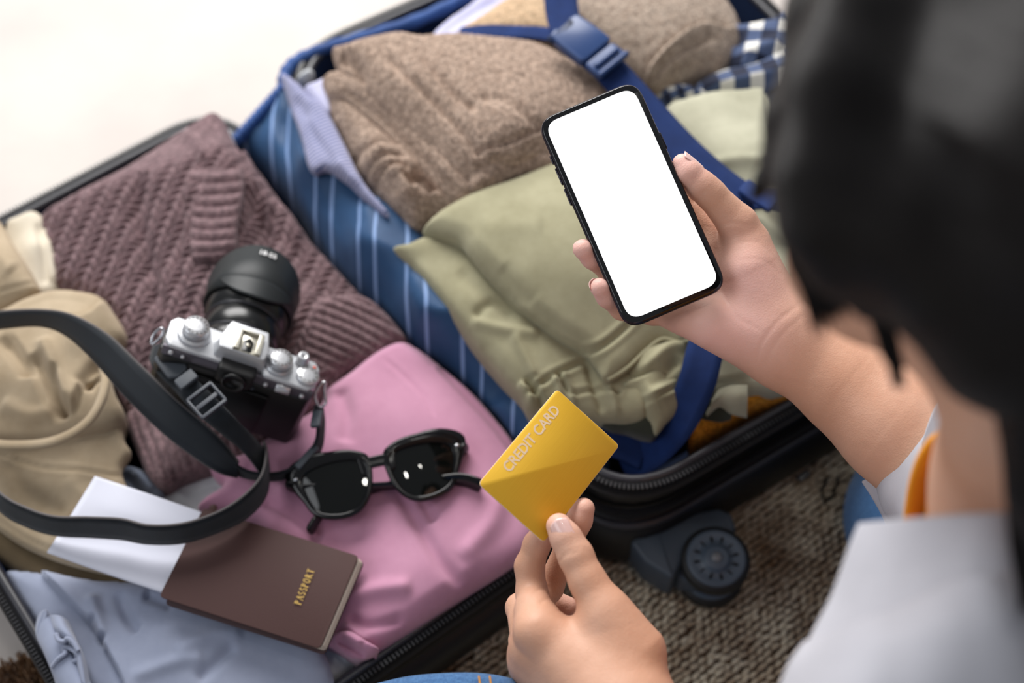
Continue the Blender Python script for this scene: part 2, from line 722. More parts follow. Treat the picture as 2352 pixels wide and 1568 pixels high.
def stripes_extra(nt, tc, col):
    sep = N(nt, 'ShaderNodeSeparateXYZ')
    nt.links.new(tc.outputs['UV'], sep.inputs[0])
    no = N(nt, 'ShaderNodeTexNoise')
    no.inputs['Scale'].default_value = 9
    nt.links.new(tc.outputs['UV'], no.inputs['Vector'])
    a = N(nt, 'ShaderNodeMath', operation='MULTIPLY_ADD')
    a.inputs[1].default_value = 0.02
    nt.links.new(no.outputs['Fac'], a.inputs[0])
    nt.links.new(sep.outputs['X'], a.inputs[2])
    # pair of stripes each 0.046 m
    md = N(nt, 'ShaderNodeMath', operation='FLOORED_MODULO')
    md.inputs[1].default_value = 0.0425
    nt.links.new(a.outputs[0], md.inputs[0])
    res = None
    for c0 in (0.010, 0.0255):
        s = N(nt, 'ShaderNodeMath', operation='SUBTRACT')
        s.inputs[1].default_value = c0
        nt.links.new(md.outputs[0], s.inputs[0])
        ab = N(nt, 'ShaderNodeMath', operation='ABSOLUTE')
        nt.links.new(s.outputs[0], ab.inputs[0])
        lt = N(nt, 'ShaderNodeMapRange')
        setin(lt, From_Min=0.0013, From_Max=0.0018, To_Min=1.0, To_Max=0.0)
        nt.links.new(ab.outputs[0], lt.inputs['Value'])
        if res is None:
            res = lt.outputs[0]
        else:
            mx = N(nt, 'ShaderNodeMath', operation='MAXIMUM')
            nt.links.new(res, mx.inputs[0])
            nt.links.new(lt.outputs[0], mx.inputs[1])
            res = mx.outputs[0]
    mix = N(nt, 'ShaderNodeMix', data_type='RGBA')
    nt.links.new(res, mix.inputs['Factor'])
    nt.links.new(col, mix.inputs['A'])
    mix.inputs['B'].default_value = lin(124, 152, 196)
    return mix.outputs['Result']


M['striped_lining'] = fabric('striped_lining', lin(34, 66, 104), lin(48, 84, 124), 14, 2500, 0.15, rough=0.5, sheen=0.08, extra=stripes_extra)

M['mauve_knit'] = fabric('mauve_knit', lin(112, 88, 92), lin(142, 116, 119), 120, 1700, 0.6, sheen=0.15, heather=260)
M['taupe_knit'] = fabric('taupe_knit', lin(150, 127, 111), lin(192, 168, 151), 210, 1500, 0.7, sheen=0.08, heather=330)
M['taupe_knit_pale'] = fabric('taupe_knit_pale', lin(160, 140, 124), lin(198, 180, 164), 180, 1500, 0.7, sheen=0.08, heather=380)
M['sand_knit'] = fabric('sand_knit', lin(196, 164, 130), lin(222, 192, 158), 200, 1500, 0.7, sheen=0.08, heather=380)
M['khaki_green'] = fabric('khaki_green', lin(146, 141, 112), lin(168, 163, 134), 22, 3600, 0.25, sheen=0.15)
M['khaki_pale'] = fabric('khaki_pale', lin(160, 158, 136), lin(184, 182, 160), 22, 3600, 0.25, sheen=0.15)
M['beige_cotton'] = fabric('beige_cotton', lin(160, 141, 114), lin(186, 168, 142), 18, 3200, 0.35, sheen=0.15)
M['cream_cotton'] = fabric('cream_cotton', lin(204, 194, 174), lin(222, 212, 194), 18, 3200, 0.3, sheen=0.15)
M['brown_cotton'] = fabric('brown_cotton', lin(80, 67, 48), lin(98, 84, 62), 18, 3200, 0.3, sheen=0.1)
M['pink_jersey'] = fabric('pink_jersey', lin(180, 126, 152), lin(200, 146, 172), 12, 3800, 0.12, sheen=0.35)
M['blue_jersey'] = fabric('blue_jersey', lin(142, 150, 172), lin(160, 167, 188), 14, 3800, 0.15, sheen=0.3)
M['white_cotton'] = fabric('white_cotton', lin(198, 202, 206), lin(216, 219, 222), 14, 3800, 0.15, sheen=0.2)
M['lilac_cotton'] = fabric('lilac_cotton', lin(176, 176, 208), lin(200, 200, 226), 14, 3800, 0.2, sheen=0.2)
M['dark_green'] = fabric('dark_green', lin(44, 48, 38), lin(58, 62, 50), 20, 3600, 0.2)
M['mustard_knit'] = fabric('mustard_knit', lin(192, 122, 26), lin(230, 164, 56), 260, 1500, 0.7, sheen=0.05, heather=420)
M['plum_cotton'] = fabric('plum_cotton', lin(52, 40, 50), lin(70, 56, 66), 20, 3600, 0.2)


def pinstripe(nt, tc, col):
    sep = N(nt, 'ShaderNodeSeparateXYZ')
    nt.links.new(tc.outputs['UV'], sep.inputs[0])
    md = N(nt, 'ShaderNodeMath', operation='FLOORED_MODULO')
    md.inputs[1].default_value = 0.0040
    nt.links.new(sep.outputs['Y'], md.inputs[0])
    lt = N(nt, 'ShaderNodeMath', operation='LESS_THAN')
    lt.inputs[1].default_value = 0.0017
    nt.links.new(md.outputs[0], lt.inputs[0])
    mix = N(nt, 'ShaderNodeMix', data_type='RGBA')
    nt.links.new(lt.outputs[0], mix.inputs['Factor'])
    nt.links.new(col, mix.inputs['A'])
    mix.inputs['B'].default_value = lin(96, 106, 146)
    return mix.outputs['Result']


M['pinstripe_shirt'] = fabric('pinstripe_shirt', lin(150, 150, 178), lin(172, 170, 194), 14, 3800, 0.2, extra=pinstripe)


def plaid(period, w1):
    def ex(nt, tc, col):
        sep = N(nt, 'ShaderNodeSeparateXYZ')
        nt.links.new(tc.outputs['UV'], sep.inputs[0])
        res = []
        for ax, ph in (('X', 0.0), ('Y', 0.003)):
            ad = N(nt, 'ShaderNodeMath', operation='ADD')
            ad.inputs[1].default_value = ph
            nt.links.new(sep.outputs[ax], ad.inputs[0])
            md = N(nt, 'ShaderNodeMath', operation='FLOORED_MODULO')
            md.inputs[1].default_value = period
            nt.links.new(ad.outputs[0], md.inputs[0])
            lt = N(nt, 'ShaderNodeMath', operation='LESS_THAN')
            lt.inputs[1].default_value = w1
            nt.links.new(md.outputs[0], lt.inputs[0])
            res.append(lt)
        ad = N(nt, 'ShaderNodeMath', operation='ADD')
        nt.links.new(res[0].outputs[0], ad.inputs[0])
        nt.links.new(res[1].outputs[0], ad.inputs[1])
        hf = N(nt, 'ShaderNodeMath', operation='MULTIPLY')
        hf.inputs[1].default_value = 0.5
        nt.links.new(ad.outputs[0], hf.inputs[0])
        cr = N(nt, 'ShaderNodeValToRGB')
        cr.color_ramp.interpolation = 'CONSTANT'
        cr.color_ramp.elements[0].color = lin(26, 32, 54)
        cr.color_ramp.elements[1].position = 0.4
        cr.color_ramp.elements[1].color = lin(74, 88, 120)
        e = cr.color_ramp.elements.new(0.8)
        e.color = lin(226, 224, 218)
        nt.links.new(hf.outputs[0], cr.inputs['Fac'])
        return cr.outputs['Color']
    return ex


M['plaid_shirt'] = fabric('plaid_shirt', lin(30, 36, 60), lin(30, 36, 60), 14, 3800, 0.2, extra=plaid(0.026, 0.012))
M['check_small'] = fabric('check_small', lin(30, 36, 60), lin(30, 36, 60), 14, 3800, 0.2, extra=plaid(0.013, 0.0065))

# denim
M['denim'] = fabric('denim', lin(52, 98, 152), lin(84, 134, 186), 500, 2600, 0.6, sheen=0.2)

# skin with palm blush by noise, fine creases by bump
def skin(name, c1, c2, c3):
    m, nt, b = newmat(name)
    tc = N(nt, 'ShaderNodeTexCoord')
    n1 = N(nt, 'ShaderNodeTexNoise')
    n1.inputs['Scale'].default_value = 22
    n1.inputs['Detail'].default_value = 4
    nt.links.new(tc.outputs['Object'], n1.inputs['Vector'])
    cr = N(nt, 'ShaderNodeValToRGB')
    cr.color_ramp.elements[0].position = 0.35
    cr.color_ramp.elements[0].color = c1
    cr.color_ramp.elements[1].position = 0.65
    cr.color_ramp.elements[1].color = c2
    nt.links.new(n1.outputs['Fac'], cr.inputs['Fac'])
    at = N(nt, 'ShaderNodeAttribute', attribute_name='blush')
    mix = N(nt, 'ShaderNodeMix', data_type='RGBA')
    nt.links.new(at.outputs['Fac'], mix.inputs['Factor'])
    nt.links.new(cr.outputs['Color'], mix.inputs['A'])
    mix.inputs['B'].default_value = c3
    nt.links.new(mix.outputs['Result'], b.inputs['Base Color'])
    b.inputs['Roughness'].default_value = 0.5
    b.inputs['Subsurface Weight'].default_value = 0.12
    b.inputs['Subsurface Radius'].default_value = (0.6, 0.25, 0.15)
    b.inputs['Subsurface Scale'].default_value = 0.008
    b.inputs['Specular IOR Level'].default_value = 0.35
    n2 = N(nt, 'ShaderNodeTexVoronoi')
    n2.inputs['Scale'].default_value = 900
    nt.links.new(tc.outputs['Object'], n2.inputs['Vector'])
    n3 = N(nt, 'ShaderNodeTexNoise')
    n3.inputs['Scale'].default_value = 160
    n3.inputs['Detail'].default_value = 4
    nt.links.new(tc.outputs['Object'], n3.inputs['Vector'])
    ad = N(nt, 'ShaderNodeMath', operation='MULTIPLY_ADD')
    ad.inputs[1].default_value = 0.35
    nt.links.new(n2.outputs['Distance'], ad.inputs[0])
    nt.links.new(n3.outputs['Fac'], ad.inputs[2])
    bp = N(nt, 'ShaderNodeBump')
    bp.inputs['Strength'].default_value = 0.22
    bp.inputs['Distance'].default_value = 0.0012
    nt.links.new(ad.outputs[0], bp.inputs['Height'])
    nt.links.new(bp.outputs['Normal'], b.inputs['Normal'])
    return m


M['skin'] = skin('skin', lin(205, 155, 127), lin(216, 169, 143), lin(244, 196, 188))
M['nail'] = plain('nail', lin(236, 196, 188), 0.25, coat=0.4)
M['white_shirt'] = fabric('white_shirt', lin(180, 180, 187), lin(194, 194, 202), 8, 3800, 0.1, sheen=0.1)
M['mustard_tee'] = fabric('mustard_tee', lin(206, 132, 20), lin(220, 148, 34), 14, 3800, 0.2, sheen=0.1)
M['scrunchie'] = fabric('scrunchie', lin(176, 152, 190), lin(198, 178, 210), 40, 3800, 0.2, sheen=0.4)


def hair():
    m, nt, b = newmat('black_hair')
    tc = N(nt, 'ShaderNodeTexCoord')
    mp = N(nt, 'ShaderNodeMapping')
    mp.inputs['Scale'].default_value = (1, 60, 1)
    nt.links.new(tc.outputs['UV'], mp.inputs['Vector'])
    no = N(nt, 'ShaderNodeTexNoise')
    no.inputs['Scale'].default_value = 6
    no.inputs['Detail'].default_value = 5
    nt.links.new(mp.outputs['Vector'], no.inputs['Vector'])
    cr = N(nt, 'ShaderNodeValToRGB')
    cr.color_ramp.elements[0].color = lin(6, 6, 7)
    cr.color_ramp.elements[1].color = lin(26, 21, 21)
    nt.links.new(no.outputs['Fac'], cr.inputs['Fac'])
    nt.links.new(cr.outputs['Color'], b.inputs['Base Color'])
    b.inputs['Roughness'].default_value = 0.45
    b.inputs['Specular IOR Level'].default_value = 0.22
    bp = N(nt, 'ShaderNodeBump')
    bp.inputs['Strength'].default_value = 0.7
    bp.inputs['Distance'].default_value = 0.002
    nt.links.new(no.outputs['Fac'], bp.inputs['Height'])
    nt.links.new(bp.outputs['Normal'], b.inputs['Normal'])
    return m


M['hair'] = hair()
M['camera_black'] = plain('camera_black', lin(16, 17, 18), 0.4, bump=(2500, 0.1))
M['lens_black'] = plain('lens_black', lin(14, 15, 16), 0.28)
M['hood_black'] = plain('hood_black', lin(32, 36, 38), 0.5, spec=.35)
M['camera_silver'] = plain('camera_silver', lin(196, 198, 202), 0.38, 0.55, bump=(3000, 0.05))
M['dial_silver'] = plain('dial_silver', lin(208, 209, 212), 0.3, 0.7)
M['shoe_metal'] = plain('shoe_metal', lin(206, 202, 188), 0.28, 0.8)
M['mark_white'] = plain('mark_white', lin(230, 230, 230), 0.6)
M['mark_black'] = plain('mark_black', lin(25, 25, 25), 0.6)
M['mark_red'] = plain('mark_red', lin(200, 70, 30), 0.5)
M['glass_dark'] = plain('glass_dark', lin(8, 9, 10), 0.3, spec=.3)
M['strap_leather'] = plain('strap_leather', lin(26, 33, 40), 0.55, bump=(1500, 0.15))
M['strap_edge'] = plain('strap_edge', lin(96, 92, 92), 0.8)
M['strap_back'] = fabric('strap_back', lin(16, 22, 28), lin(24, 32, 40), 100, 3000, 0.4)
M['strap_plastic'] = plain('strap_plastic', lin(62, 68, 76), 0.5)
M['sun_frame'] = plain('sun_frame', lin(9, 9, 11), 0.16, spec=.4)
M['sun_lens'] = plain('sun_lens', lin(9, 11, 10), 0.02, spec=.35)
M['passport'] = plain('passport_cover', lin(74, 49, 46), 0.58, spec=.3, bump=(1600, 0.25))
M['passport_dark'] = plain('passport_inside', lin(64, 40, 42), 0.6)
M['page'] = plain('page', lin(196, 182, 168), 0.8)
M['gold_print'] = plain('gold_print', lin(212, 176, 92), 0.4, 0.4)
M['paper'] = plain('paper', lin(222, 224, 238), 0.75, bump=(300, 0.05))
M['phone_black'] = plain('phone_black', lin(6, 7, 9), 0.08, coat=0.3)
M['phone_frame'] = plain('phone_frame', lin(60, 56, 64), 0.18, 0.95)


def screen():
    m, nt, b = newmat('lit_screen')
    b.inputs['Base Color'].default_value = (0.02, 0.02, 0.02, 1)
    b.inputs['Emission Color'].default_value = (1, 1, 1, 1)
    b.inputs['Emission Strength'].default_value = 1.15
    b.inputs['Roughness'].default_value = 0.1
    return m


M['screen'] = screen()


def goldcard():
    m, nt, b = newmat('gold_card')
    tc = N(nt, 'ShaderNodeTexCoord')
    mp = N(nt, 'ShaderNodeMapping')
    mp.inputs['Scale'].default_value = (3, 200, 3)
    nt.links.new(tc.outputs['UV'], mp.inputs['Vector'])
    no = N(nt, 'ShaderNodeTexNoise')
    no.inputs['Scale'].default_value = 10
    nt.links.new(mp.outputs['Vector'], no.inputs['Vector'])
    cr = N(nt, 'ShaderNodeValToRGB')
    cr.color_ramp.elements[0].color = lin(222, 172, 40)
    cr.color_ramp.elements[1].color = lin(236, 190, 56)
    nt.links.new(no.outputs['Fac'], cr.inputs['Fac'])
    nt.links.new(cr.outputs['Color'], b.inputs['Base Color'])
    b.inputs['Roughness'].default_value = 0.5
    b.inputs['Metallic'].default_value = 0.3
    return m


M['gold_card'] = goldcard()
M['card_edge'] = plain('card_edge', lin(226, 196, 170), 0.5)
M['card_text'] = plain('card_text', lin(240, 214, 180), 0.5)
M['button'] = plain('button', lin(48, 54, 64), 0.45)


def floor_mat():
    m, nt, b = newmat('cream_floor')
    tc = N(nt, 'ShaderNodeTexCoord')
    n1 = N(nt, 'ShaderNodeTexNoise')
    n1.inputs['Scale'].default_value = 5
    n1.inputs['Detail'].default_value = 6
    nt.links.new(tc.outputs['Object'], n1.inputs['Vector'])
    cr = N(nt, 'ShaderNodeValToRGB')
    cr.color_ramp.elements[0].position = 0.3
    cr.color_ramp.elements[0].color = lin(190, 180, 175)
    cr.color_ramp.elements[1].position = 0.65
    cr.color_ramp.elements[1].color = lin(203, 196, 189)
    nt.links.new(n1.outputs['Fac'], cr.inputs['Fac'])
    nt.links.new(cr.outputs['Color'], b.inputs['Base Color'])
    b.inputs['Roughness'].default_value = 0.7
    n2 = N(nt, 'ShaderNodeTexNoise')
    n2.inputs['Scale'].default_value = 350
    nt.links.new(tc.outputs['Object'], n2.inputs['Vector'])
    bp = N(nt, 'ShaderNodeBump')
    bp.inputs['Strength'].default_value = 0.15
    bp.inputs['Distance'].default_value = 0.002
    nt.links.new(n2.outputs['Fac'], bp.inputs['Height'])
    nt.links.new(bp.outputs['Normal'], b.inputs['Normal'])
    return m


M['floor'] = floor_mat()


def loopmat(name, cols, sc_=30):
    m, nt, b = newmat(name)
    tc = N(nt, 'ShaderNodeTexCoord')
    n1 = N(nt, 'ShaderNodeTexNoise')
    n1.inputs['Scale'].default_value = sc_
    n1.inputs['Detail'].default_value = 6
    n1.inputs['Roughness'].default_value = 0.7
    nt.links.new(tc.outputs['Object'], n1.inputs['Vector'])
    cr = N(nt, 'ShaderNodeValToRGB')
    cr.color_ramp.elements[0].position = 0.34
    cr.color_ramp.elements[0].color = cols[0]
    cr.color_ramp.elements[1].position = 0.62
    cr.color_ramp.elements[1].color = cols[1]
    nt.links.new(n1.outputs['Fac'], cr.inputs['Fac'])
    nt.links.new(cr.outputs['Color'], b.inputs['Base Color'])
    b.inputs['Roughness'].default_value = 0.9
    b.inputs['Sheen Weight'].default_value = 0.2
    return m


M['rug_loop'] = loopmat('rug_loop', (lin(128, 96, 62), lin(212, 202, 180)), 30)
M['rug_base'] = loopmat('rug_base', (lin(70, 48, 26), lin(104, 80, 52)), 60)
M['rug_brown'] = loopmat('rug_brown', (lin(120, 82, 46), lin(164, 124, 84)), 60)

# ------------------------------------------------------------------ floor and rug
V, Fc, _ = grid_sheet([[(x, y, -0.01) for x in (-3, -1, 1, 3)] for y in (-2, 0, 2, 4)], 2, 0.02)
fl = mesh('floor', V, Fc, M['floor'], smooth=False)
fl['kind'] = 'structure'

rug = root('woven_rug', (0.25, 0.35, 0.0), 'brown and grey woven loop rug on the floor under the suitcase wheels', 'rug')
V, Fc = rprism([(-0.36, -0.5), (0.95, -0.5), (0.95, 0.95), (0.05, 0.62), (-0.22, 0.36), (-0.36, 0.1)], 0.0005, 0.006, 0.03, 0.002)
mesh('backing', V, Fc, M['rug_base'], rug)
rr = random.Random(3)
Vs, Fs, n = [], [], 0
th = math.atan2(0.605, 0.796)
ca, sa = math.cos(th), math.sin(th)
LV, LF = tube(np.array([[-0.0050, 0, -0.001], [-0.0026, 0, 0.0031], [0.0026, 0, 0.0031], [0.0050, 0, -0.001]]), [0.0012, 0.0023, 0.0023, 0.0012], 4, cap=False)
RUGP = np.array([(-0.35, -0.49), (0.94, -0.49), (0.94, 0.93), (0.05, 0.61), (-0.21, 0.35), (-0.35, 0.09)])
SEL = []
for i in range(-140, 160):
    for j in range(-190, 190):
        a, b = i * 0.0084 + (j % 2) * 0.0042, j * 0.0056
        x = 0.18 + a * ca - b * sa
        y = 0.42 + a * sa + b * ca
        SEL.append((i, j, x, y))
_s = np.array([(a[2], a[3]) for a in SEL])
for (i, j, x, y), ok in zip(SEL, in_poly(_s[:, 0], _s[:, 1], RUGP)):
    if ok:
        x += rr.uniform(-.0008, .0008)
        y += rr.uniform(-.0008, .0008)
        t2 = th + rr.uniform(-.35, .35)
        s = rr.uniform(.75, 1.2)
        c2, s2 = math.cos(t2), math.sin(t2)
        W = np.stack([LV[:, 0] * c2 * s - LV[:, 1] * s2 + x, LV[:, 0] * s2 * s + LV[:, 1] * c2 + y, LV[:, 2] * rr.uniform(.7, 1.3) + 0.006], 1)
        Vs.append(W)
        Fs += [tuple(k + n for k in f) for f in LF]
        n += len(W)
mesh('wool_loops', np.concatenate(Vs), Fs, M['rug_loop'], rug, kind='stuff')

# shaggy brown corner of carpet at lower left
sh = root('shaggy_mat', tuple(P(60, 1600, 0)), 'brown shaggy mat on the pale floor beside the suitcase corner', 'mat')
Lp = [P(-80, 1640, 0), P(-20, 1555, 0), P(60, 1520, 0), P(115, 1505, 0), P(220, 1560, 0), P(400, 1800, 0), P(0, 1850, 0)]
V, Fc = rprism([(a[0], a[1]) for a in Lp], 0.0005, 0.008, 0.02, 0.002)
mesh('backing', V, Fc, M['rug_brown'], sh)
Vs, Fs, n = [], [], 0
Lq = np.array([(a[0], a[1]) for a in Lp])
mn, mx = Lq.min(0), Lq.max(0)
for k in range(5200):
    x, y = rr.uniform(mn[0], mx[0]), rr.uniform(mn[1], mx[1])
    if not in_poly(np.array([x]), np.array([y]), Lq)[0]: continue
    if proj(np.array([x, y, 0.01]))[1] > 1640: continue
    a = rr.uniform(0, 6.28)
    dx, dy = math.cos(a) * .004, math.sin(a) * .004
    V, Fc = tube(np.array([[x, y, 0.006], [x + dx * .4, y + dy * .4, 0.012], [x + dx, y + dy, 0.0165 + rr.uniform(-.002, .004)]]), [0.0014, 0.0013, 0.0007], 4, cap=False)
    Vs.append(V)
    Fs += [tuple(q + n for q in f) for f in Fc]
    n += len(V)
mesh('pile', np.concatenate(Vs), Fs, M['rug_brown'], sh, kind='stuff')

# ------------------------------------------------------------------ suitcase
SA = np.array([0.605, -0.796])     # along the hinge, towards the camera
SB = np.array([0.796, 0.605])      # across, towards the right


def ST(s, t, z):
    return np.array([*(SA * s + SB * t), z])


case = root('suitcase', ST(-0.6, 0.34, 0), 'black hard shell suitcase lying wide open on the floor with blue lining', 'suitcase')
CFR = (np.zeros(3), np.array([[SA[0], SB[0], 0], [SA[1], SB[1], 0], [0, 0, 1.0]]))


def st_loop(s0, s1, t0, t1, r, ins=0.0, n=8):
    return round_poly([(s0 + ins, t0 + ins), (s1 - ins, t0 + ins), (s1 - ins, t1 - ins), (s0 + ins, t1 - ins)], max(r - ins, 0.004), n)


def shell_mesh(s0, s1, t0, t1, r, rings):
    """rings: (inset, z)"""
    V, Fc = [], []
    m = None
    for ins, z in rings:
        L = st_loop(s0, s1, t0, t1, r, ins)
        m = len(L)
        for p in L:
            V.append((p[0], p[1], z))
    for k in range(len(rings) - 1):
        for i in range(m):
            j = (i + 1) % m
            Fc.append((k * m + i, k * m + j, (k + 1) * m + j, (k + 1) * m + i))
    return np.array(V), Fc, m


LS = (-0.897, -0.358, -0.044, 0.336, 0.055)
RS = (-0.876, -0.335, 0.350, 0.775, 0.07)
_r = math.radians(-5)
PIV = SA * -0.345 + SB * 0.355
_R2 = np.array([[math.cos(_r), -math.sin(_r)], [math.sin(_r), math.cos(_r)]])
_M2 = _R2 @ CFR[1][:2, :2]
RFR = (np.array([*(PIV - _R2 @ PIV), 0]), np.array([[_M2[0, 0], _M2[0, 1], 0], [_M2[1, 0], _M2[1, 1], 0], [0, 0, 1.0]]))


def shell(spec, zr, CFR):
    s0, s1, t0, t1, r = spec
    # outer hard shell with shallow grooves
    rings = [(0.055, 0.004), (0.025, 0.004), (0.006, 0.008), (-0.006, 0.018), (-0.010, 0.035), (-0.009, 0.05), (0.0, zr * .55)]
    z = zr * .55
    while z < zr - 0.028:
        rings += [(0.0, z), (0.0015, z + .002), (0.0015, z + .005), (0.0, z + .007)]
        z += 0.018
    rings += [(0.0, zr - 0.02), (-0.003, zr - 0.018), (-0.0035, zr - 0.012), (-0.001, zr - 0.010), (0.001, zr - 0.009)]
    rings += [(0.003, zr - 0.009), (0.006, zr - 0.02), (0.008, 0.03), (0.03, 0.018), (0.055, 0.017)]
    V, Fc, m = shell_mesh(s0, s1, t0, t1, r, rings)
    Fc.append(tuple(range(m))[::-1])
    Fc.append(tuple((len(rings) - 1) * m + i for i in range(m)))
    mesh('shell', tf(CFR, V), Fc, M['shell_black'], case)
    # rim bead
    L = st_loop(s0, s1, t0, t1, r, 0.004, 10)
    V, Fc = tube(np.array([[p[0], p[1], zr - 0.006] for p in L]), 0.0042, 8, closed=True)
    mesh('rim', tf(CFR, V), Fc, M['rim_grey'], case)
    # zip tape
    V, Fc, m = shell_mesh(s0, s1, t0, t1, r, [(0.002, zr - 0.004), (-0.001, zr - 0.0025), (-0.006, zr - 0.005), (-0.008, zr - 0.012), (-0.006, zr - 0.012), (0.0, zr - 0.006)])
    mesh('zip_tape', tf(CFR, V), Fc, M['zip_tape'], case)
    # teeth: one small block each, joined
    L = st_loop(s0, s1, t0, t1, r, -0.0035, 16)
    seg = np.linalg.norm(np.roll(L, -1, 0) - L, axis=1)
    cum = np.concatenate([[0], np.cumsum(seg)])
    Vs, Fs, n = [], [], 0
    bv, bf = box(0, 0, 0, 0.0019, 0.0042, 0.0022)
    q = 0.0
    LL = np.concatenate([L, L[:1]])
    while q < cum[-1]:
        i = np.searchsorted(cum, q, side='right') - 1
        i = min(i, len(L) - 1)
        f = (q - cum[i]) / max(seg[i], 1e-9)
        p = LL[i] + (LL[i + 1] - LL[i]) * f
        d = nrm(LL[i + 1] - LL[i]) if seg[i] > 1e-9 else np.array([1, 0])
        W = np.stack([p[0] + bv[:, 0] * d[0] - bv[:, 1] * d[1], p[1] + bv[:, 0] * d[1] + bv[:, 1] * d[0], bv[:, 2] + zr - 0.0028], 1)
        Vs.append(W)
        Fs += [tuple(k + n for k in g) for g in bf]
        n += 8
        q += 0.0034
    mesh('zip_teeth', tf(CFR, np.concatenate(Vs)), Fs, M['zip_teeth'], case, smooth=False, kind='stuff')
    # lining
    V, Fc, m = shell_mesh(s0, s1, t0, t1, r, [(0.007, zr - 0.008), (0.0085, zr - 0.012), (0.010, 0.04), (0.02, 0.024), (0.06, 0.020)])
    Fc = [f[::-1] for f in Fc] + [tuple(4 * m + i for i in range(m))]
    mesh('lining', tf(CFR, V), Fc, M['navy_lining'], case)


shell(LS, 0.110, CFR)
shell(RS, 0.150, RFR)


# raised fabric rims: the right half has two extra zips below its mouth
for dz, ins in ((0.045, -0.004), (0.070, -0.003)):
    s0, s1, t0, t1, r = RS
    L = st_loop(s0, s1, t0, t1, r, ins, 10)
    V, Fc = tube(np.array([[p[0], p[1], 0.150 - dz] for p in L]), 0.0038, 7, closed=True, flat=1.0)
    mesh('expansion_zip', tf(RFR, V), Fc, M['zip_tape'] if dz < .05 else M['rim_grey'], case)

# blue piping along the far rim of the right half
pp = [(1110, -30, .146), (1050, 5, .146), (950, 50, .146), (850, 82, .146), (760, 108, .146), (700, 130, .146), (665, 155, .146), (652, 185, .145), (655, 215, .14), (625, 250, .135), (590, 285, .13), (560, 312, .125), (540, 330, .12)]
path = catmull(np.array([P(*a) for a in pp]), 6)
V, Fc = tube(path, 0.0062 + 0.0006 * np.sin(np.arange(len(path)) * 1.7), 10)
mesh('piping', V, Fc, M['navy_trim'], case)
L_ = [((p[0], p[1], p[2]), P(q[0], q[1], q[2] - .07)) for p, q in zip([P(*a) for a in pp[:8]], [(a[0] + 20, a[1] + 22, a[2]) for a in pp[:8]])]
ribbon('lining_wall', L_, M['navy_lining'], case, 0.002)

# striped fabric flap bulging between hinge and clothes
stripe_out = [(543, 322, .120), (575, 292, .128), (612, 250, .136), (650, 205, .145), (700, 250, .150), (760, 350, .152), (860, 440, .155), (960, 520, .158), (1040, 640, .158), (1140, 790, .155), (1230, 900, .150), (1300, 980, .140), (1400, 1060, .125), (1330, 1110, .115), (1225, 1035, .125), (1180, 1002, .125), (1125, 935, .125), (1050, 860, .125), (960, 805, .12), (880, 740, .12), (800, 655, .12), (735, 565, .12), (675, 470, .12), (620, 400, .12), (570, 355, .12)]


def ruch(uv, px, d):
    e = np.exp(-((px[:, 1] - 270) / 90) ** 2)
    return 0.0022 * np.sin(px[:, 0] / 9.0 + 1.2 * np.sin(px[:, 1] / 40)) * e + 0.0012 * np.sin(px[:, 0] / 26.0)


cloth('striped_flap', stripe_out, M['striped_lining'], case, hpts=[(690, 380, .166), (820, 560, .170), (960, 720, .170), (1110, 890, .165)], er=0.014, thick=0.05, h=0.003,
      folds=[('r', [(640, 240), (680, 380), (760, 500)], -0.004, 14), ('r', [(700, 330), (740, 470), (800, 600)], 0.004, 14), ('r', [(820, 480), (850, 600), (900, 700)], -0.003, 16), ('r', [(950, 620), (1000, 730), (1050, 800)], 0.003, 18)],
      nz=((14, 0.004), (30, 0.0018)), disp=ruch)

# gathered elastic beads of the flap
for k in range(11):
    t = k / 10
    c = np.array(P(548 + 98 * t, 322 - 110 * t, .135 + .012 * t))
    bead, bf_ = tube(np.array([c + [-.006, -.004, -.004], c + [0, 0, .004], c + [.006, .004, -.003]]), [0.003, 0.006, 0.003], 7)
    mesh('gather', bead, bf_, M['navy_trim'], case)

# ---- caster
WP = P(1645, 1282, 0.068)
wn = nrm(np.array([0.0, -0.10, 0.99]))          # axle
wx = nrm(np.cross((0, 1, 0), wn))
wy = np.cross(wn, wx)
WF = (WP, np.stack([wx, wy, wn], 1))
# bracket: flat lobed plate from shell corner
bp_px = [(1455, 1200), (1463, 1183), (1500, 1180), (1550, 1183), (1600, 1176), (1650, 1168), (1680, 1180), (1690, 1210), (1684, 1235), (1650, 1250), (1600, 1262), (1570, 1290), (1545, 1330), (1515, 1312), (1480, 1290), (1450, 1250)]
BL = np.array([P(a, b, 0.058) for a, b in bp_px])
V, Fc = rprism([(a[0], a[1]) for a in BL], 0.022, 0.060, 0.004, 0.004)
mesh('wheel_bracket', V, Fc, M['bracket_grey'], case)
V, Fc = rprism([tuple(P(a, b, .04)[:2]) for a, b in [(1505, 1290), (1555, 1235), (1600, 1230), (1640, 1300), (1620, 1360), (1560, 1340)]], 0.022, 0.050, 0.012, 0.006)
mesh('wheel_fork', V, Fc, M['bracket_grey'], case)
V, Fc = rprism([tuple(P(a, b, .07)[:2]) for a, b in [(1440, 1170), (1500, 1120), (1590, 1120), (1600, 1190), (1560, 1230), (1460, 1250)]], 0.012, 0.052, 0.014, 0.006)
mesh('wheel_socket', V, Fc, M['shell_black'], case)
R0 = 0.0275
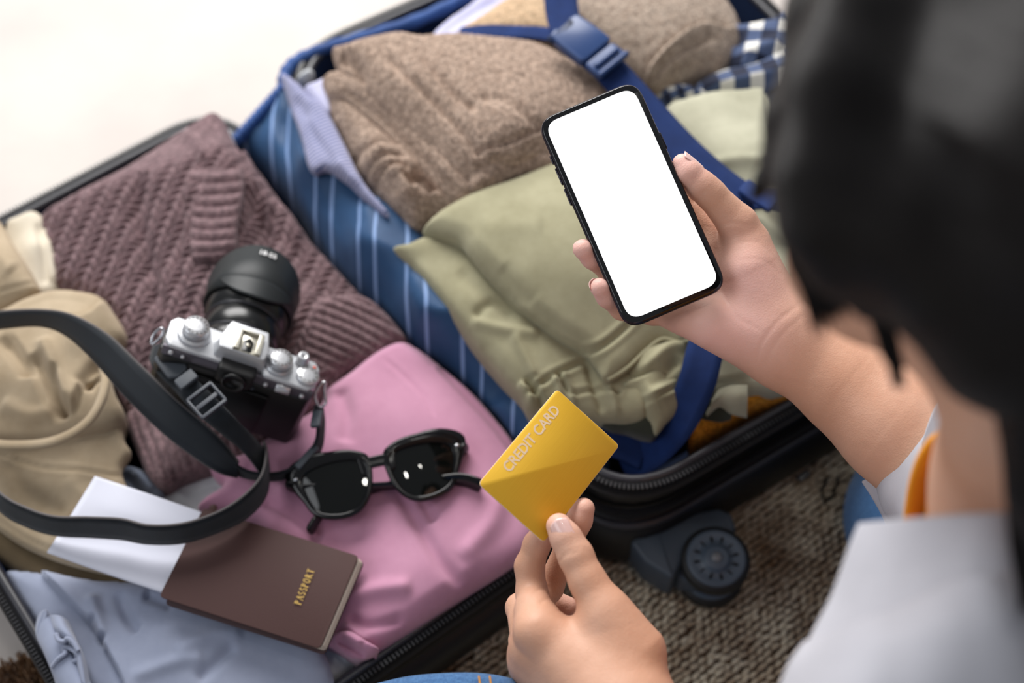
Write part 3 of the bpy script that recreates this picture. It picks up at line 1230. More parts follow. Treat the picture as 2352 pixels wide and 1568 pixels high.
for zz, nm in ((0.0, 1), (-0.034, 0)):
    tyre = [(0.018, zz - .0125), (R0 - .003, zz - .0125), (R0, zz - .0095), (R0, zz - .003), (R0 - .0022, zz - .0005), (0.018, zz - .0005)]
    V, Fc = lathe(tyre, 48)
    wo = mesh('wheel', tf(WF, V), Fc, M['rubber'], case)
    # hub disc
    prof = [(0.003, zz - .002), (R0 - .004, zz - .002), (R0 - .004, zz + .0008), (R0 - .0055, zz + .0018), (R0 - .009, zz + .0006), (0.011, zz - .0002), (0.0105, zz + .0022), (0.0085, zz + .0032), (0.0001, zz + .0034)]
    V, Fc = lathe(prof, 48)
    mesh('hub_cap', tf(WF, V), Fc, M['wheel_grey'], wo)
    if nm:
        for k in range(12):
            a = math.pi * 2 * (k + .35) / 12
            wide = k % 3 != 1
            V, Fc = rprism([(0.0128, -.0003), (0.0165, -.0012 if wide else -.0005), (0.0188, 0), (0.0165, .0012 if wide else .0005), (0.0128, .0003)], zz + 0.0004, zz + 0.0013, 0.0004, 0.0001, 2, 1)
            c, s = math.cos(a), math.sin(a)
            V = V @ np.array([[c, s, 0], [-s, c, 0], [0, 0, 1]])
            mesh('vent_slot', tf(WF, V), Fc, M['dark_hole'], wo)
        V, Fc = lathe([(0.0045, zz + .0033), (0.0038, zz + .0046), (0.0001, zz + .0050)], 24)
        mesh('axle_cover', tf(WF, V), Fc, plain('axle_cover', lin(110, 112, 116), 0.45), wo)
    else:
        for k in range(14):
            a = math.pi * 2 * k / 14
            V, Fc = box(0.0155, 0, zz + 0.001, 0.009, 0.0012, 0.004)
            c, s = math.cos(a), math.sin(a)
            V = V @ np.array([[c, s, 0], [-s, c, 0], [0, 0, 1]])
            mesh('spoke', tf(WF, V), Fc, M['wheel_grey'], wo)
V, Fc = lathe([(0.006, -.036), (0.006, 0.0)], 20)
mesh('axle', tf(WF, V), Fc, M['rubber'], case)

# zip pull loop hanging at the near side, and a small metal slider
lp = catmull(np.array([P(1900, 1100, .05), P(1888, 1125, .03), P(1893, 1147, .012), P(1905, 1148, .012), P(1918, 1125, .03), P(1925, 1098, .05)]), 6)
V, Fc = tube(lp, 0.0014, 6)
mesh('pull_loop', V, Fc, M['rubber'], case)
c = P(1845, 1092, .06)
V, Fc = box(0, 0, 0, .012, .006, .004, .001)
mesh('zip_slider', tf(frame(c, (.796, .605, 0.1), (-.6, .79, 0), (0, -.1, 1)), V), Fc, M['zip_teeth'], case)

# ------------------------------------------------------------------ displacement patterns
def rib_px(dirpx, period, amp, wob=0.0):
    """ribs running along dirpx, spacing measured across"""
    d = nrm(np.array(dirpx, float))
    nvec = np.array([-d[1], d[0]])

    def f(uv, px, dd):
        a = px @ nvec + wob * noise3(np.concatenate([px, px[:, :1] * 0], 1), 0.01)
        return amp * (np.abs(np.sin(math.pi * a / period)) ** 0.7 - 0.6)
    return f


def rib_fan(c, n, amp):
    def f(uv, px, dd):
        a = np.arctan2(px[:, 1] - c[1], px[:, 0] - c[0])
        return amp * (np.abs(np.sin(a * n)) ** 0.7 - 0.6)
    return f


def braid(ang, cw, ch, amp):
    """chevron stitches: slanted lozenges in columns of width cw, rows of height ch"""
    ca, sa = math.cos(ang), math.sin(ang)

    def f(uv, px, dd):
        wx_ = noise3(np.concatenate([uv, uv[:, :1] * 0], 1), 14) * 0.004
        u = (uv[:, 0] * ca + uv[:, 1] * sa + wx_) / cw
        v = (-uv[:, 0] * sa + uv[:, 1] * ca + wx_) / ch
        cu = np.floor(u)
        fu = u - cu - 0.5
        sl = np.where(cu % 2 == 0, 1.0, -1.0)
        vv = v + sl * fu * 1.15 + 0.25 * (cu % 2)
        fv = vv - np.floor(vv) - 0.5
        b = np.clip(1 - (fu / 0.56) ** 2, 0, 1) * np.clip(1 - (fv / 0.5) ** 2, 0, 1)
        return amp * (b ** 0.75 - 0.4)
    return f


# ================================================================== LEFT HALF
# slate cloth and white cloth lying low in the case
g = root('white_blouse', P(470, 1120, .09), 'white cotton top peeking out between the mauve sweater and the pink shirt', 'clothing')
cloth('fabric', [(300, 1180, .085), (330, 1070, .085), (470, 1060, .09), (530, 1080, .095), (560, 1150, .1), (600, 1260, .1), (720, 1400, .095), (840, 1480, .092), (800, 1540, .09), (700, 1570, .09), (500, 1440, .09), (380, 1300, .085)], M['white_cotton'], g, er=.006, thick=.03, folds=[('r', [(420, 1130), (510, 1100)], -.003, 10), ('r', [(770, 1495), (800, 1520)], .003, 8)])
g = root('slate_sock', P(320, 1105, .1), 'small slate blue crumpled cloth beside the hat and sweater cuff', 'clothing')
cloth('fabric', [(270, 1080, .1), (300, 1070, .105), (340, 1090, .105), (375, 1130, .1), (360, 1160, .095), (300, 1150, .095), (268, 1120, .095)], fabric('slate_cotton', lin(98, 106, 122), lin(122, 130, 146), 20, 3600), g, er=.006, thick=.02, h=.0015,
      folds=[('r', [(285, 1085), (330, 1140)], -.004, 8), ('r', [(310, 1080), (350, 1125)], .003, 8)])

# blue-grey tee
tee = root('blue_tee', P(450, 1480, .1), 'pale blue-grey jersey t-shirt folded at the near left corner of the case', 'clothing')
cloth('body', [(15, 1318, .092), (60, 1312, .098), (180, 1330, .105), (330, 1340, .11), (420, 1360, .112), (560, 1410, .112), (690, 1460, .112), (745, 1500, .11), (775, 1600, .105), (780, 1700, .1), (300, 1700, .095), (215, 1600, .1), (120, 1480, .096), (50, 1390, .093)], M['blue_jersey'], tee,
      hpts=[(400, 1480, .125), (600, 1540, .12), (200, 1420, .108)], er=.012, thick=.04, h=.002,
      folds=[('s', [(300, 1700), (292, 1590), (250, 1500), (205, 1430), (150, 1370), (110, 1330)], .010, 40, (1, 1)), ('r', [(212, 1365), (228, 1430), (235, 1465)], .006, 14), ('r', [(212, 1420), (240, 1480)], -.007, 9),
             ('r', [(270, 1360), (300, 1430), (320, 1450)], -.006, 13), ('r', [(330, 1365), (400, 1390)], -.006, 14), ('r', [(400, 1500), (480, 1460), (560, 1455)], .003, 18), ('r', [(450, 1560), (540, 1480)], -.004, 14), ('r', [(300, 1560), (400, 1520), (470, 1510)], .003, 16)])
# rolled sleeve hem at the rim
def PX3(L): return [P(*a) for a in L]
sl = [[(95, 1440, .105), (88, 1420, .112), (100, 1403, .118), (118, 1415, .112)],
      [(95, 1475, .105), (85, 1450, .118), (110, 1425, .125), (145, 1440, .112)],
      [(108, 1500, .10), (103, 1490, .122), (140, 1470, .128), (165, 1480, .112)],
      [(122, 1535, .10), (122, 1533, .122), (165, 1515, .128), (190, 1530, .112)],
      [(135, 1600, .10), (150, 1590, .122), (195, 1575, .128), (215, 1590, .112)]]
V, Fc, uv = grid_sheet([PX3(r) for r in sl], 6, .002)
mesh('sleeve', V, Fc, M['blue_jersey'], tee, uv=uv)
s2 = [[(112, 1415, .118), (125, 1412, .130), (142, 1418, .132), (155, 1428, .118)],
      [(118, 1440, .118), (132, 1440, .134), (150, 1440, .136), (168, 1455, .118)],
      [(128, 1458, .118), (150, 1458, .137), (165, 1462, .136), (182, 1490, .118)],
      [(150, 1480, .114), (172, 1480, .135), (186, 1500, .13), (198, 1530, .114)],
      [(185, 1570, .105), (192, 1570, .130), (200, 1590, .125), (210, 1610, .11)]]
V, Fc, uv = grid_sheet([PX3(r) for r in s2], 6, .002)
mesh('sleeve_hem', V, Fc, M['blue_jersey'], tee, uv=uv)
for pth in ([(120, 1532, .124), (135, 1512, .130), (150, 1500, .132), (146, 1490, .13), (160, 1488, .132), (178, 1500, .134), (182, 1512, .132), (168, 1520, .128), (163, 1535, .125), (170, 1568, .122), (185, 1600, .12)],
            [(128, 1455, .136), (135, 1470, .136), (148, 1472, .136), (156, 1465, .138), (170, 1478, .137), (180, 1495, .136)],
            [(93, 1470, .118), (90, 1440, .122), (100, 1410, .124), (106, 1406, .124), (102, 1430, .124), (110, 1455, .124)]):
    V, Fc = tube(catmull(PX3(pth), 6), .0018, 7)
    mesh('hem_fold', V, Fc, M['blue_jersey'], tee)

# mauve braided sweater
sw = root('braided_sweater', P(480, 650, .13), 'mauve brown chunky braided knit sweater lying under the camera', 'sweater')
BR = braid(math.radians(-18), .0090, .0080, .0056)


def sw_disp(uv, px, d):
    top = np.clip((px[:, 1] - 330 - (px[:, 0] - 480) * -.35) / 40, 0, 1)
    return BR(uv, px, d) * (0.15 + 0.85 * top)


sw_out = [(95, 505, .125), (170, 455, .13), (300, 385, .135), (400, 318, .145), (450, 285, .15), (487, 262, .152), (515, 278, .15), (545, 340, .145), (600, 405, .14), (650, 475, .135), (700, 540, .13), (755, 600, .13), (820, 670, .13), (870, 715, .128), (930, 780, .125), (900, 830, .12), (800, 880, .12), (700, 960, .12), (600, 1040, .115), (500, 1060, .112), (400, 1010, .112), (300, 960, .112), (240, 850, .115), (250, 760, .118), (180, 700, .118), (120, 660, .12), (100, 580, .122)]
cloth('body', sw_out, M['mauve_knit'], sw, hpts=[(300, 550, .148), (400, 700, .15), (600, 600, .158), (500, 450, .165), (500, 850, .14), (700, 750, .148), (490, 330, .168)], er=.012, thick=.045, h=.0012, seed=1,
      folds=[('r', [(330, 400), (318, 480), (330, 560), (350, 640), (372, 730)], -.012, 22), ('s', [(425, 700), (420, 600), (425, 500), (428, 400)], .006, 60),
             ('r', [(580, 430), (600, 520), (590, 640)], -.012, 26), ('r', [(560, 420), (640, 500), (700, 560)], .008, 22), ('r', [(620, 480), (690, 600), (760, 700)], -.006, 25),
             ('r', [(420, 305), (450, 330), (470, 370)], .004, 12), ('r', [(360, 620), (400, 720), (420, 850)], .006, 30)],
      nz=((14, .006), (32, .002)), disp=sw_disp)
# ribbed collar band
cloth('collar_band', [(432, 395, 0.168), (470, 388, 0.172), (520, 388, 0.175), (556, 392, 0.172), (558, 450, 0.172), (545, 520, 0.170), (540, 580, 0.166), (490, 600, 0.164), (440, 590, 0.164), (436, 500, 0.166)], M['mauve_knit'], sw, hpts=[(490, 500, .172)], er=.006, thick=.02, h=.0012, seed=2,
      nz=((14, .003),), disp=rib_px((1, -0.04), 27, .0042, 8))
# ribbed hem towards the blue flap
cloth('hem_band', [(700, 740, 0.144), (740, 690, 0.148), (800, 680, 0.148), (850, 690, 0.144), (900, 735, 0.138), (935, 785, 0.133), (900, 800, 0.131), (860, 830, 0.131), (790, 855, 0.131), (745, 880, 0.131), (700, 850, 0.136)], M['mauve_knit'], sw, hpts=[(790, 760, .15)], er=.008, thick=.02, h=.0012, seed=3,
      nz=((14, .003),), disp=rib_px((1, .42), 20, .0036, 6))
cloth('cuff', [(290, 960, 0.114), (340, 930, 0.122), (420, 950, 0.124), (480, 1000, 0.122), (495, 1060, 0.117), (450, 1080, 0.114), (410, 1095, 0.112), (375, 1118, 0.109), (345, 1100, 0.109), (315, 1040, 0.110)], M['mauve_knit'], sw, hpts=[(400, 1010, .132)], er=.009, thick=.03, h=.0012, seed=4,
      nz=((14, .003),), disp=rib_px((.38, 1), 21, .0036, 14))
# smooth yoke corner at the far end
cloth('sleeve_fold', [(560, 345, .15), (590, 390, .148), (640, 460, .142), (700, 545, .138), (650, 560, .14), (600, 500, .145), (565, 430, .15), (550, 380, .152)], M['mauve_knit'], sw, hpts=[(620, 470, .158)], er=.007, thick=.02, h=.0014, seed=5, nz=((20, .005),), disp=lambda uv, px, d: BR(uv, px, d) * .6)
# white label-like garment corner by the sweater tip
g = root('white_tag_cloth', P(530, 320, .13), 'thin strip of white cloth between the mauve sweater tip and the blue flap', 'clothing')
cloth('fabric', [(515, 290, .145), (528, 300, .145), (540, 330, .14), (555, 362, .135), (548, 380, .132), (525, 345, .135), (512, 310, .14)], M['white_cotton'], g, er=.004, thick=.02, h=.0012)

# beige hat
hat = root('cotton_hat', P(130, 950, .12), 'crumpled beige cotton bucket hat with wide stitched brim', 'hat')
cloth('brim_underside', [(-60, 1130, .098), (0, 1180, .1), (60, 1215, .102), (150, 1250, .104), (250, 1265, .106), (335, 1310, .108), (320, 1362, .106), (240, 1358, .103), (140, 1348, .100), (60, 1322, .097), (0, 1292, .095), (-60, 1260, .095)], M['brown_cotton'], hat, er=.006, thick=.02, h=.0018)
cloth('brim', [(-60, 990, .13), (0, 1000, .132), (110, 1010, .135), (200, 965, .14), (262, 930, .14), (285, 1010, .13), (300, 1040, .125), (280, 1090, .122), (330, 1180, .12), (360, 1260, .118), (350, 1330, .118), (240, 1316, .115), (140, 1290, .112), (60, 1258, .108), (0, 1222, .105), (-60, 1180, .104)], M['beige_cotton'], hat,
      hpts=[(100, 1150, .125), (240, 1180, .13)], er=.006, thick=.012, h=.002, nz=((12, .005), (30, .0015)),
      folds=[('g', [(-40, 1165), (60, 1235), (160, 1272), (330, 1300)], .0014, 4, (1, 1)), ('g', [(-40, 1020), (80, 1070), (180, 1080), (290, 1095)], .0018, 4, (1, 1)), ('r', [(20, 1050), (60, 1130), (160, 1180)], -.003, 22), ('r', [(150, 1100), (220, 1150), (300, 1180)], .003, 20)])
cloth('crown', [(-60, 735, .14), (0, 720, .142), (60, 690, .146), (130, 668, .15), (190, 672, .152), (235, 685, .152), (262, 720, .15), (290, 770, .145), (275, 800, .145), (250, 840, .145), (262, 900, .145), (285, 950, .14), (262, 985, .138), (200, 1000, .14), (110, 1015, .14), (0, 1015, .138), (-60, 1010, .135)], M['beige_cotton'], hat,
      hpts=[(60, 850, .165), (180, 780, .172), (120, 930, .16), (200, 720, .17)], er=.012, thick=.03, h=.0018, nz=((14, .008), (32, .003)), seed=6,
      folds=[('r', [(70, 800), (110, 870), (150, 960)], -.010, 16), ('r', [(90, 760), (120, 840), (155, 930)], .007, 16), ('s', [(240, 860), (190, 880), (165, 950)], .010, 30), ('r', [(185, 885), (215, 850), (245, 840)], -.012, 18),
             ('r', [(0, 770), (50, 830), (60, 860)], -.008, 15), ('s', [(140, 720), (190, 715), (235, 690)], .007, 35), ('g', [(20, 760), (60, 820), (110, 940)], .0014, 4), ('r', [(120, 830), (130, 900), (150, 950)], -.008, 8), ('r', [(0, 920), (60, 950), (120, 940)], .005, 20)])
V, Fc = tube(catmull(PX3([(-40, 1015, .150), (20, 1022, .153), (100, 1018, .158), (160, 998, .162), (205, 965, .166), (232, 920, .17), (243, 870, .17), (238, 845, .165)]), 6), .0042, 8, flat=.7)
mesh('sweatband', V, Fc, M['beige_cotton'], hat)
cloth('crown_fold', [(-60, 470, .14), (0, 510, .145), (30, 560, .15), (80, 640, .15), (90, 668, .148), (60, 695, .146), (0, 725, .142), (-60, 745, .14)], M['beige_cotton'], hat, hpts=[(20, 630, .165)], er=.01, thick=.03, h=.0018, seed=7,
      folds=[('g', [(0, 665), (60, 650), (95, 655)], .0012, 4, (1, 1)), ('r', [(-20, 560), (30, 620)], .004, 20)])
pc = root('cream_cloth', P(85, 570, .12), 'pale cream cloth folded behind the beige hat beside the mauve sweater', 'clothing')
cloth('fabric', [(15, 520, .125), (45, 498, .13), (80, 487, .132), (100, 505, .132), (112, 545, .13), (132, 590, .128), (136, 660, .125), (110, 700, .122), (60, 690, .122), (20, 600, .122)], M['cream_cotton'], pc, hpts=[(85, 560, .145)], er=.007, thick=.03, h=.0016, seed=8,
      folds=[('r', [(85, 510), (100, 580), (105, 660)], -.004, 9), ('r', [(105, 520), (118, 590), (125, 650)], .003, 8)])

# pink shirt
pk = root('pink_shirt', P(900, 1150, .12), 'dusty pink jersey shirt spread under the sunglasses and passport', 'shirt')
pk_out = [(745, 900, .12), (800, 862, .125), (860, 815, .13), (920, 790, .132), (965, 808, .132), (1020, 850, .13), (1080, 900, .13), (1130, 955, .128), (1180, 1020, .126), (1215, 1100, .124), (1240, 1190, .122), (1215, 1262, .118), (1170, 1300, .116), (1060, 1372, .114), (930, 1455, .113), (860, 1498, .112), (820, 1515, .11), (750, 1482, .108), (640, 1440, .108), (540, 1330, .11), (600, 1262, .115), (560, 1195, .112), (500, 1180, .108), (455, 1168, .106), (480, 1140, .108), (515, 1115, .112), (485, 1085, .112), (495, 1055, .115), (560, 1045, .118), (620, 1005, .122), (690, 965, .122), (735, 935, .12)]
cloth('body', pk_out, M['pink_jersey'], pk, hpts=[(850, 950, .143), (1000, 950, .145), (900, 1150, .14), (1100, 1150, .14), (950, 1320, .134), (700, 1080, .138), (650, 1180, .132)], er=.009, thick=.03, h=.002, seed=9, nz=((10, .006), (24, .0022)),
      folds=[('g', [(1010, 850), (1080, 920), (1140, 985), (1185, 1045)], .002, 5, (1, 1)), ('r', [(905, 1110), (960, 1200), (1010, 1290), (1060, 1350)], -.005, 16), ('r', [(960, 1130), (1000, 1200)], -.004, 12), ('r', [(780, 900), (800, 960), (790, 1020)], -.004, 18),
             ('r', [(620, 1100), (690, 1140), (760, 1210)], .005, 18), ('r', [(600, 1150), (680, 1190), (740, 1240)], -.005, 14), ('r', [(560, 1080), (640, 1130)], -.004, 16), ('r', [(780, 1380), (860, 1360), (950, 1350)], .005, 20), ('r', [(800, 1420), (850, 1440), (930, 1420)], -.004, 12), ('r', [(765, 1450), (830, 1490)], -.006, 9), ('r', [(790, 1435), (845, 1480)], .004, 9),
             ('r', [(1160, 1100), (1130, 1200), (1060, 1290)], .004, 24), ('g', [(880, 830), (960, 900), (1000, 960)], .001, 4)])
cloth('hem_fold', [(762, 1462, .125), (800, 1448, .13), (840, 1470, .13), (870, 1492, .124), (830, 1512, .118), (790, 1500, .118)], M['pink_jersey'], pk, er=.005, thick=.015, h=.0014, seed=10,
      folds=[('r', [(770, 1465), (810, 1485), (840, 1505)], -.005, 6), ('r', [(790, 1455), (830, 1480)], .003, 7)])
V, Fc = lathe([(0.0032, 0), (0.0034, .0008), (0.0028, .0013), (0.0005, .001)], 16)
mesh('button', V + P(490, 1168, .125), Fc, plain('button_brown', lin(96, 66, 60), .4), pk)

# ================================================================== RIGHT HALF
# lilac cloth far corner
g = root('lilac_cloth', P(1080, 40, .16), 'pale lilac white cloth under the far sand sweater', 'clothing')
cloth('fabric', [(990, 90, .165), (1020, 55, .165), (1070, 20, .165), (1120, -15, .165), (1200, -40, .165), (1220, 0, .17), (1140, 60, .17), (1080, 95, .17), (1030, 105, .168)], M['lilac_cotton'], g, er=.008, thick=.03, h=.002, folds=[('r', [(1010, 80), (1080, 30), (1150, -10)], -.004, 10), ('r', [(1030, 85), (1100, 40), (1170, 0)], .003, 10)])
# pinstripe shirt on the left
g = root('pinstripe_shirt', P(760, 330, .17), 'lavender grey pinstriped shirt corner hanging over the striped flap', 'shirt')
cloth('front', [(645, 172, .165), (662, 176, .17), (690, 198, .175), (715, 225, .178), (745, 245, .18), (790, 330, .185), (830, 410, .187), (890, 485, .187), (880, 492, .185), (835, 455, .183), (790, 415, .182), (750, 388, .182), (722, 396, .18), (706, 375, .178), (690, 310, .175), (668, 250, .17), (652, 200, .166)], M['pinstripe_shirt'], g,
      er=.006, thick=.01, h=.0016, ang=.5, folds=[('r', [(680, 220), (720, 300), (780, 380)], -.004, 12), ('r', [(700, 260), (760, 350), (820, 430)], .004, 12), ('g', [(672, 225), (700, 300), (722, 385)], .001, 3)])
cloth('collar', [(700, 205, .176), (725, 190, .18), (750, 185, .18), (760, 235, .182), (755, 262, .182), (725, 240, .178)], M['lilac_cotton'], g, er=.004, thick=.01, h=.0014)
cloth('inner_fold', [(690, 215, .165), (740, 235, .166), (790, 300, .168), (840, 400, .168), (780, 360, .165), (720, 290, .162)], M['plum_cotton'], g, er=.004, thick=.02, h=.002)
g = root('white_ball_sock', P(700, 178, .15), 'small white rolled cloth in the far left corner of the blue lining', 'clothing')
cloth('fabric', [(682, 188, .155), (690, 172, .16), (706, 162, .162), (722, 168, .16), (716, 184, .157), (700, 192, .155)], M['white_cotton'], g, er=.006, thick=.02, h=.0012)

# plaid shirt at the right
g = root('plaid_shirt', P(1680, 150, .16), 'navy and white plaid shirt rolled at the far right of the case', 'shirt')
cloth('sleeve', [(1660, 60, .175), (1700, 60, .18), (1760, 50, .185), (1806, 32, .19), (1828, 70, .19), (1832, 120, .185), (1790, 140, .18), (1730, 155, .176), (1680, 150, .172)], M['plaid_shirt'], g, er=.010, thick=.05, h=.002, ang=-.25, folds=[('r', [(1690, 120), (1740, 110), (1800, 90)], .006, 18), ('r', [(1690, 70), (1700, 110), (1700, 140)], -.005, 10)])
cloth('body', [(1600, 195, .165), (1660, 165, .172), (1730, 150, .178), (1800, 115, .182), (1850, 90, .185), (1870, 170, .18), (1810, 208, .175), (1740, 215, .172), (1660, 222, .168), (1600, 225, .164)], M['plaid_shirt'], g, er=.012, thick=.05, h=.002, ang=.15, folds=[('r', [(1620, 200), (1720, 180), (1830, 140)], .006, 16)])
cloth('cuff', [(1505, 215, .165), (1530, 200, .17), (1570, 195, .172), (1610, 205, .17), (1625, 222, .168), (1570, 232, .166), (1525, 245, .164), (1508, 235, .164)], M['check_small'], g, er=.007, thick=.03, h=.0016, ang=.4)

# far sweaters
g = root('far_sweater', P(1500, 80, .18), 'greyish taupe knit sweater folded at the far end, right of the strap buckle', 'sweater')
cloth('body', [(1230, -60, .18), (1400, -80, .18), (1560, -70, .18), (1640, -20, .178), (1685, 30, .175), (1702, 75, .172), (1700, 120, .17), (1665, 150, .17), (1590, 178, .17), (1540, 205, .17), (1500, 212, .172), (1440, 180, .178), (1370, 150, .182), (1290, 110, .185), (1240, 60, .185)], M['taupe_knit_pale'], g,
      hpts=[(1450, 30, .215), (1550, 120, .20)], er=.016, thick=.06, h=.0018, nz=((10, .005), (26, .002), (260, .0006)), seed=12,
      folds=[('s', [(1480, 190), (1500, 140), (1545, 90), (1610, 55), (1670, 60)], .008, 26, (1, 1)), ('r', [(1495, 200), (1520, 150), (1570, 110), (1650, 80)], -.005, 8), ('r', [(1520, 205), (1560, 160), (1610, 155)], -.004, 9), ('r', [(1640, 30), (1670, 70), (1690, 120)], -.003, 10)])
g = root('sand_sweater', P(1170, 40, .18), 'light sand coloured knit folded between the blue strap bands', 'sweater')
cloth('body', [(1050, 78, .178), (1100, 45, .178), (1160, 5, .178), (1230, -40, .18), (1300, -60, .18), (1310, 40, .185), (1290, 90, .188), (1230, 88, .186), (1150, 85, .183), (1090, 88, .18)], M['sand_knit'], g, hpts=[(1200, 40, .20)], er=.012, thick=.05, h=.0018, nz=((12, .004), (260, .0006)), seed=13)

# near taupe sweater, several folded layers
sx = root('taupe_sweater', P(1050, 280, .19), 'brown heathered taupe knit sweater folded in thick layers at the left', 'sweater')
HN = ((7, .006), (240, .0009))


def knit_rows(ang, per, amp):
    c, s = math.cos(ang), math.sin(ang)

    def f(uv, px, d):
        a = uv[:, 0] * c + uv[:, 1] * s + .0012 * noise3(np.concatenate([uv, uv[:, :1] * 0], 1), 60)
        return amp * np.sin(a / per * 2 * math.pi)
    return f


cloth('lower_layer', [(738, 205, .175), (752, 195, .18), (800, 230, .19), (900, 320, .195), (1000, 420, .195), (1060, 480, .19), (1000, 505, .18), (955, 525, .176), (920, 505, .175), (870, 455, .175), (820, 390, .175), (785, 320, .175), (755, 270, .174)], M['taupe_knit'], sx,
      hpts=[(850, 350, .205), (930, 450, .2)], er=.014, thick=.05, h=.0016, nz=HN, seed=14,
      folds=[('r', [(815, 400), (825, 350), (870, 320), (920, 330)], -.006, 7), ('r', [(838, 425), (850, 380), (890, 350), (935, 362)], -.006, 7), ('r', [(860, 440), (872, 402), (905, 378), (945, 385)], -.006, 7), ('r', [(930, 420), (960, 400), (1000, 440)], -.014, 16), ('r', [(885, 410), (920, 400), (930, 450), (900, 470)], .006, 16)], disp=knit_rows(.9, .0042, .0006))
cloth('middle_layer', [(742, 182, .19), (780, 165, .2), (850, 200, .21), (950, 290, .215), (1040, 380, .215), (1100, 440, .205), (1060, 470, .198), (1020, 450, .198), (940, 370, .198), (870, 300, .196), (800, 240, .194), (760, 225, .19), (745, 205, .188)], M['taupe_knit'], sx,
      er=.009, thick=.025, h=.0016, nz=HN, seed=15, folds=[('r', [(790, 200), (880, 270), (980, 370), (1060, 450)], -.005, 8)], disp=knit_rows(.9, .0042, .0006))
cloth('top_layer', [(765, 118, .2), (800, 108, .208), (860, 92, .214), (920, 82, .218), (970, 90, .22), (1040, 85, .22), (1130, 92, .22), (1230, 105, .22), (1310, 140, .218), (1380, 185, .215), (1440, 260, .21), (1450, 380, .2), (1360, 420, .196), (1290, 410, .195), (1180, 430, .197), (1090, 445, .2), (1050, 430, .203), (980, 360, .207), (900, 280, .208), (830, 210, .206), (790, 170, .204), (770, 140, .2)], M['taupe_knit'], sx,
      hpts=[(1100, 200, .245), (1250, 280, .238), (950, 180, .24), (1180, 380, .222)], er=.013, thick=.03, h=.0016, nz=HN, seed=16,
      folds=[('s', [(1290, 360), (1180, 380), (1080, 355)], .006, 40), ('s', [(1075, 445), (1080, 400), (1078, 350)], .005, 50), ('r', [(950, 110), (1010, 180), (1060, 230), (1100, 250)], -.005, 9), ('r', [(780, 130), (820, 150), (830, 200)], -.010, 14), ('r', [(1080, 360), (1150, 335), (1280, 280)], -.005, 8), ('r', [(1090, 225), (1170, 230), (1240, 300)], -.004, 10), ('r', [(870, 120), (960, 200), (1060, 300), (1120, 380)], -.005, 9)],
      disp=knit_rows(.35, .0046, .0007))
cloth('pocket_band', [(1080, 358, .222), (1180, 322, .228), (1290, 285, .228), (1340, 330, .22), (1290, 385, .212), (1190, 405, .21), (1092, 440, .212), (1078, 400, .216)], M['taupe_knit'], sx, er=.005, thick=.01, h=.0015, nz=((14, .003), (230, .0011)), seed=17, disp=knit_rows(.35, .0046, .0007))

# mustard knit on the right
g = root('mustard_sweater', P(1850, 880, .14), 'mustard yellow knit sweater peeking out under the khaki clothes near the forearm', 'sweater')
cloth('body', [(1590, 1010, .14), (1600, 955, .145), (1700, 900, .16), (1790, 870, .165), (1900, 780, .17), (1990, 765, .175), (2060, 790, .175), (2090, 840, .175), (2050, 875, .165), (1960, 895, .155), (1870, 900, .152), (1770, 925, .148), (1680, 965, .142)], M['mustard_knit'], g, hpts=[(1780, 910, .17), (2030, 830, .19)], er=.012, thick=.04, h=.0016, nz=((14, .005), (120, .0012), (260, .0008)), seed=18,
      folds=[('r', [(1720, 920), (1800, 890), (1860, 880)], .004, 12)], disp=lambda uv, px, d: rib_px((.05, 1), 15, .002, 5)(uv, px, d) * np.clip((px[:, 1] - 950) / 20, 0, 1))
g = root('plum_garment', P(2120, 880, .15), 'dark plum garment fold seen between forearm and neck', 'clothing')
cloth('body', [(2060, 860, .16), (2090, 840, .17), (2140, 850, .17), (2220, 900, .165), (2260, 1000, .15), (2160, 960, .15), (2090, 900, .155)], M['plum_cotton'], g, er=.01, thick=.04, h=.0025)
g = root('denim_blue_garment', P(2170, 920, .15), 'muted blue garment edge beyond the elbow behind the plum fold', 'clothing')
cloth('body', [(2110, 880, .175), (2140, 875, .18), (2200, 890, .18), (2300, 930, .17), (2320, 1020, .16), (2200, 960, .165), (2130, 920, .17)], fabric('dull_blue', lin(84, 92, 128), lin(100, 108, 146), 20, 3600), g, er=.01, thick=.03, h=.0025)

# pale khaki trousers to the right
kp = root('pale_khaki_trousers', P(1720, 520, .17), 'pale sage khaki trousers folded at the right behind the hand', 'trousers')
cloth('leg', [(1530, 248, .185), (1580, 228, .19), (1640, 214, .192), (1700, 212, .195), (1760, 218, .195), (1800, 300, .2), (1850, 450, .2), (1920, 600, .2), (2000, 720, .195), (1960, 800, .185), (1880, 850, .18), (1800, 885, .175), (1700, 900, .17), (1640, 905, .168), (1600, 880, .17), (1640, 760, .18), (1660, 600, .185), (1640, 450, .19), (1580, 340, .19), (1545, 290, .188)], M['khaki_pale'], kp,
      hpts=[(1700, 350, .215), (1750, 650, .205)], er=.009, thick=.03, h=.0022, seed=19,
      folds=[('r', [(1600, 400), (1680, 370), (1780, 375)], .004, 14), ('s', [(1755, 215), (1770, 290), (1790, 340)], .004, 40, (1, 1)), ('g', [(1620, 885), (1700, 870), (1800, 850)], .0018, 5, (1, 1)), ('r', [(1720, 470), (1800, 520), (1900, 640)], -.004, 16), ('r', [(1820, 640), (1880, 620), (1940, 640)], -.005, 10), ('r', [(1860, 700), (1930, 690)], -.005, 10)])
kr = [[(1622, 955, .165), (1635, 925, .178), (1650, 895, .185)], [(1650, 935, .168), (1660, 912, .186), (1672, 888, .188)], [(1682, 950, .165), (1690, 915, .186), (1694, 885, .188)], [(1716, 958, .160), (1716, 918, .182), (1716, 885, .186)]]
V, Fc, uv = grid_sheet([PX3(r) for r in kr], 6, .002)
mesh('rolled_hem', V, Fc, M['khaki_pale'], kp, uv=uv)
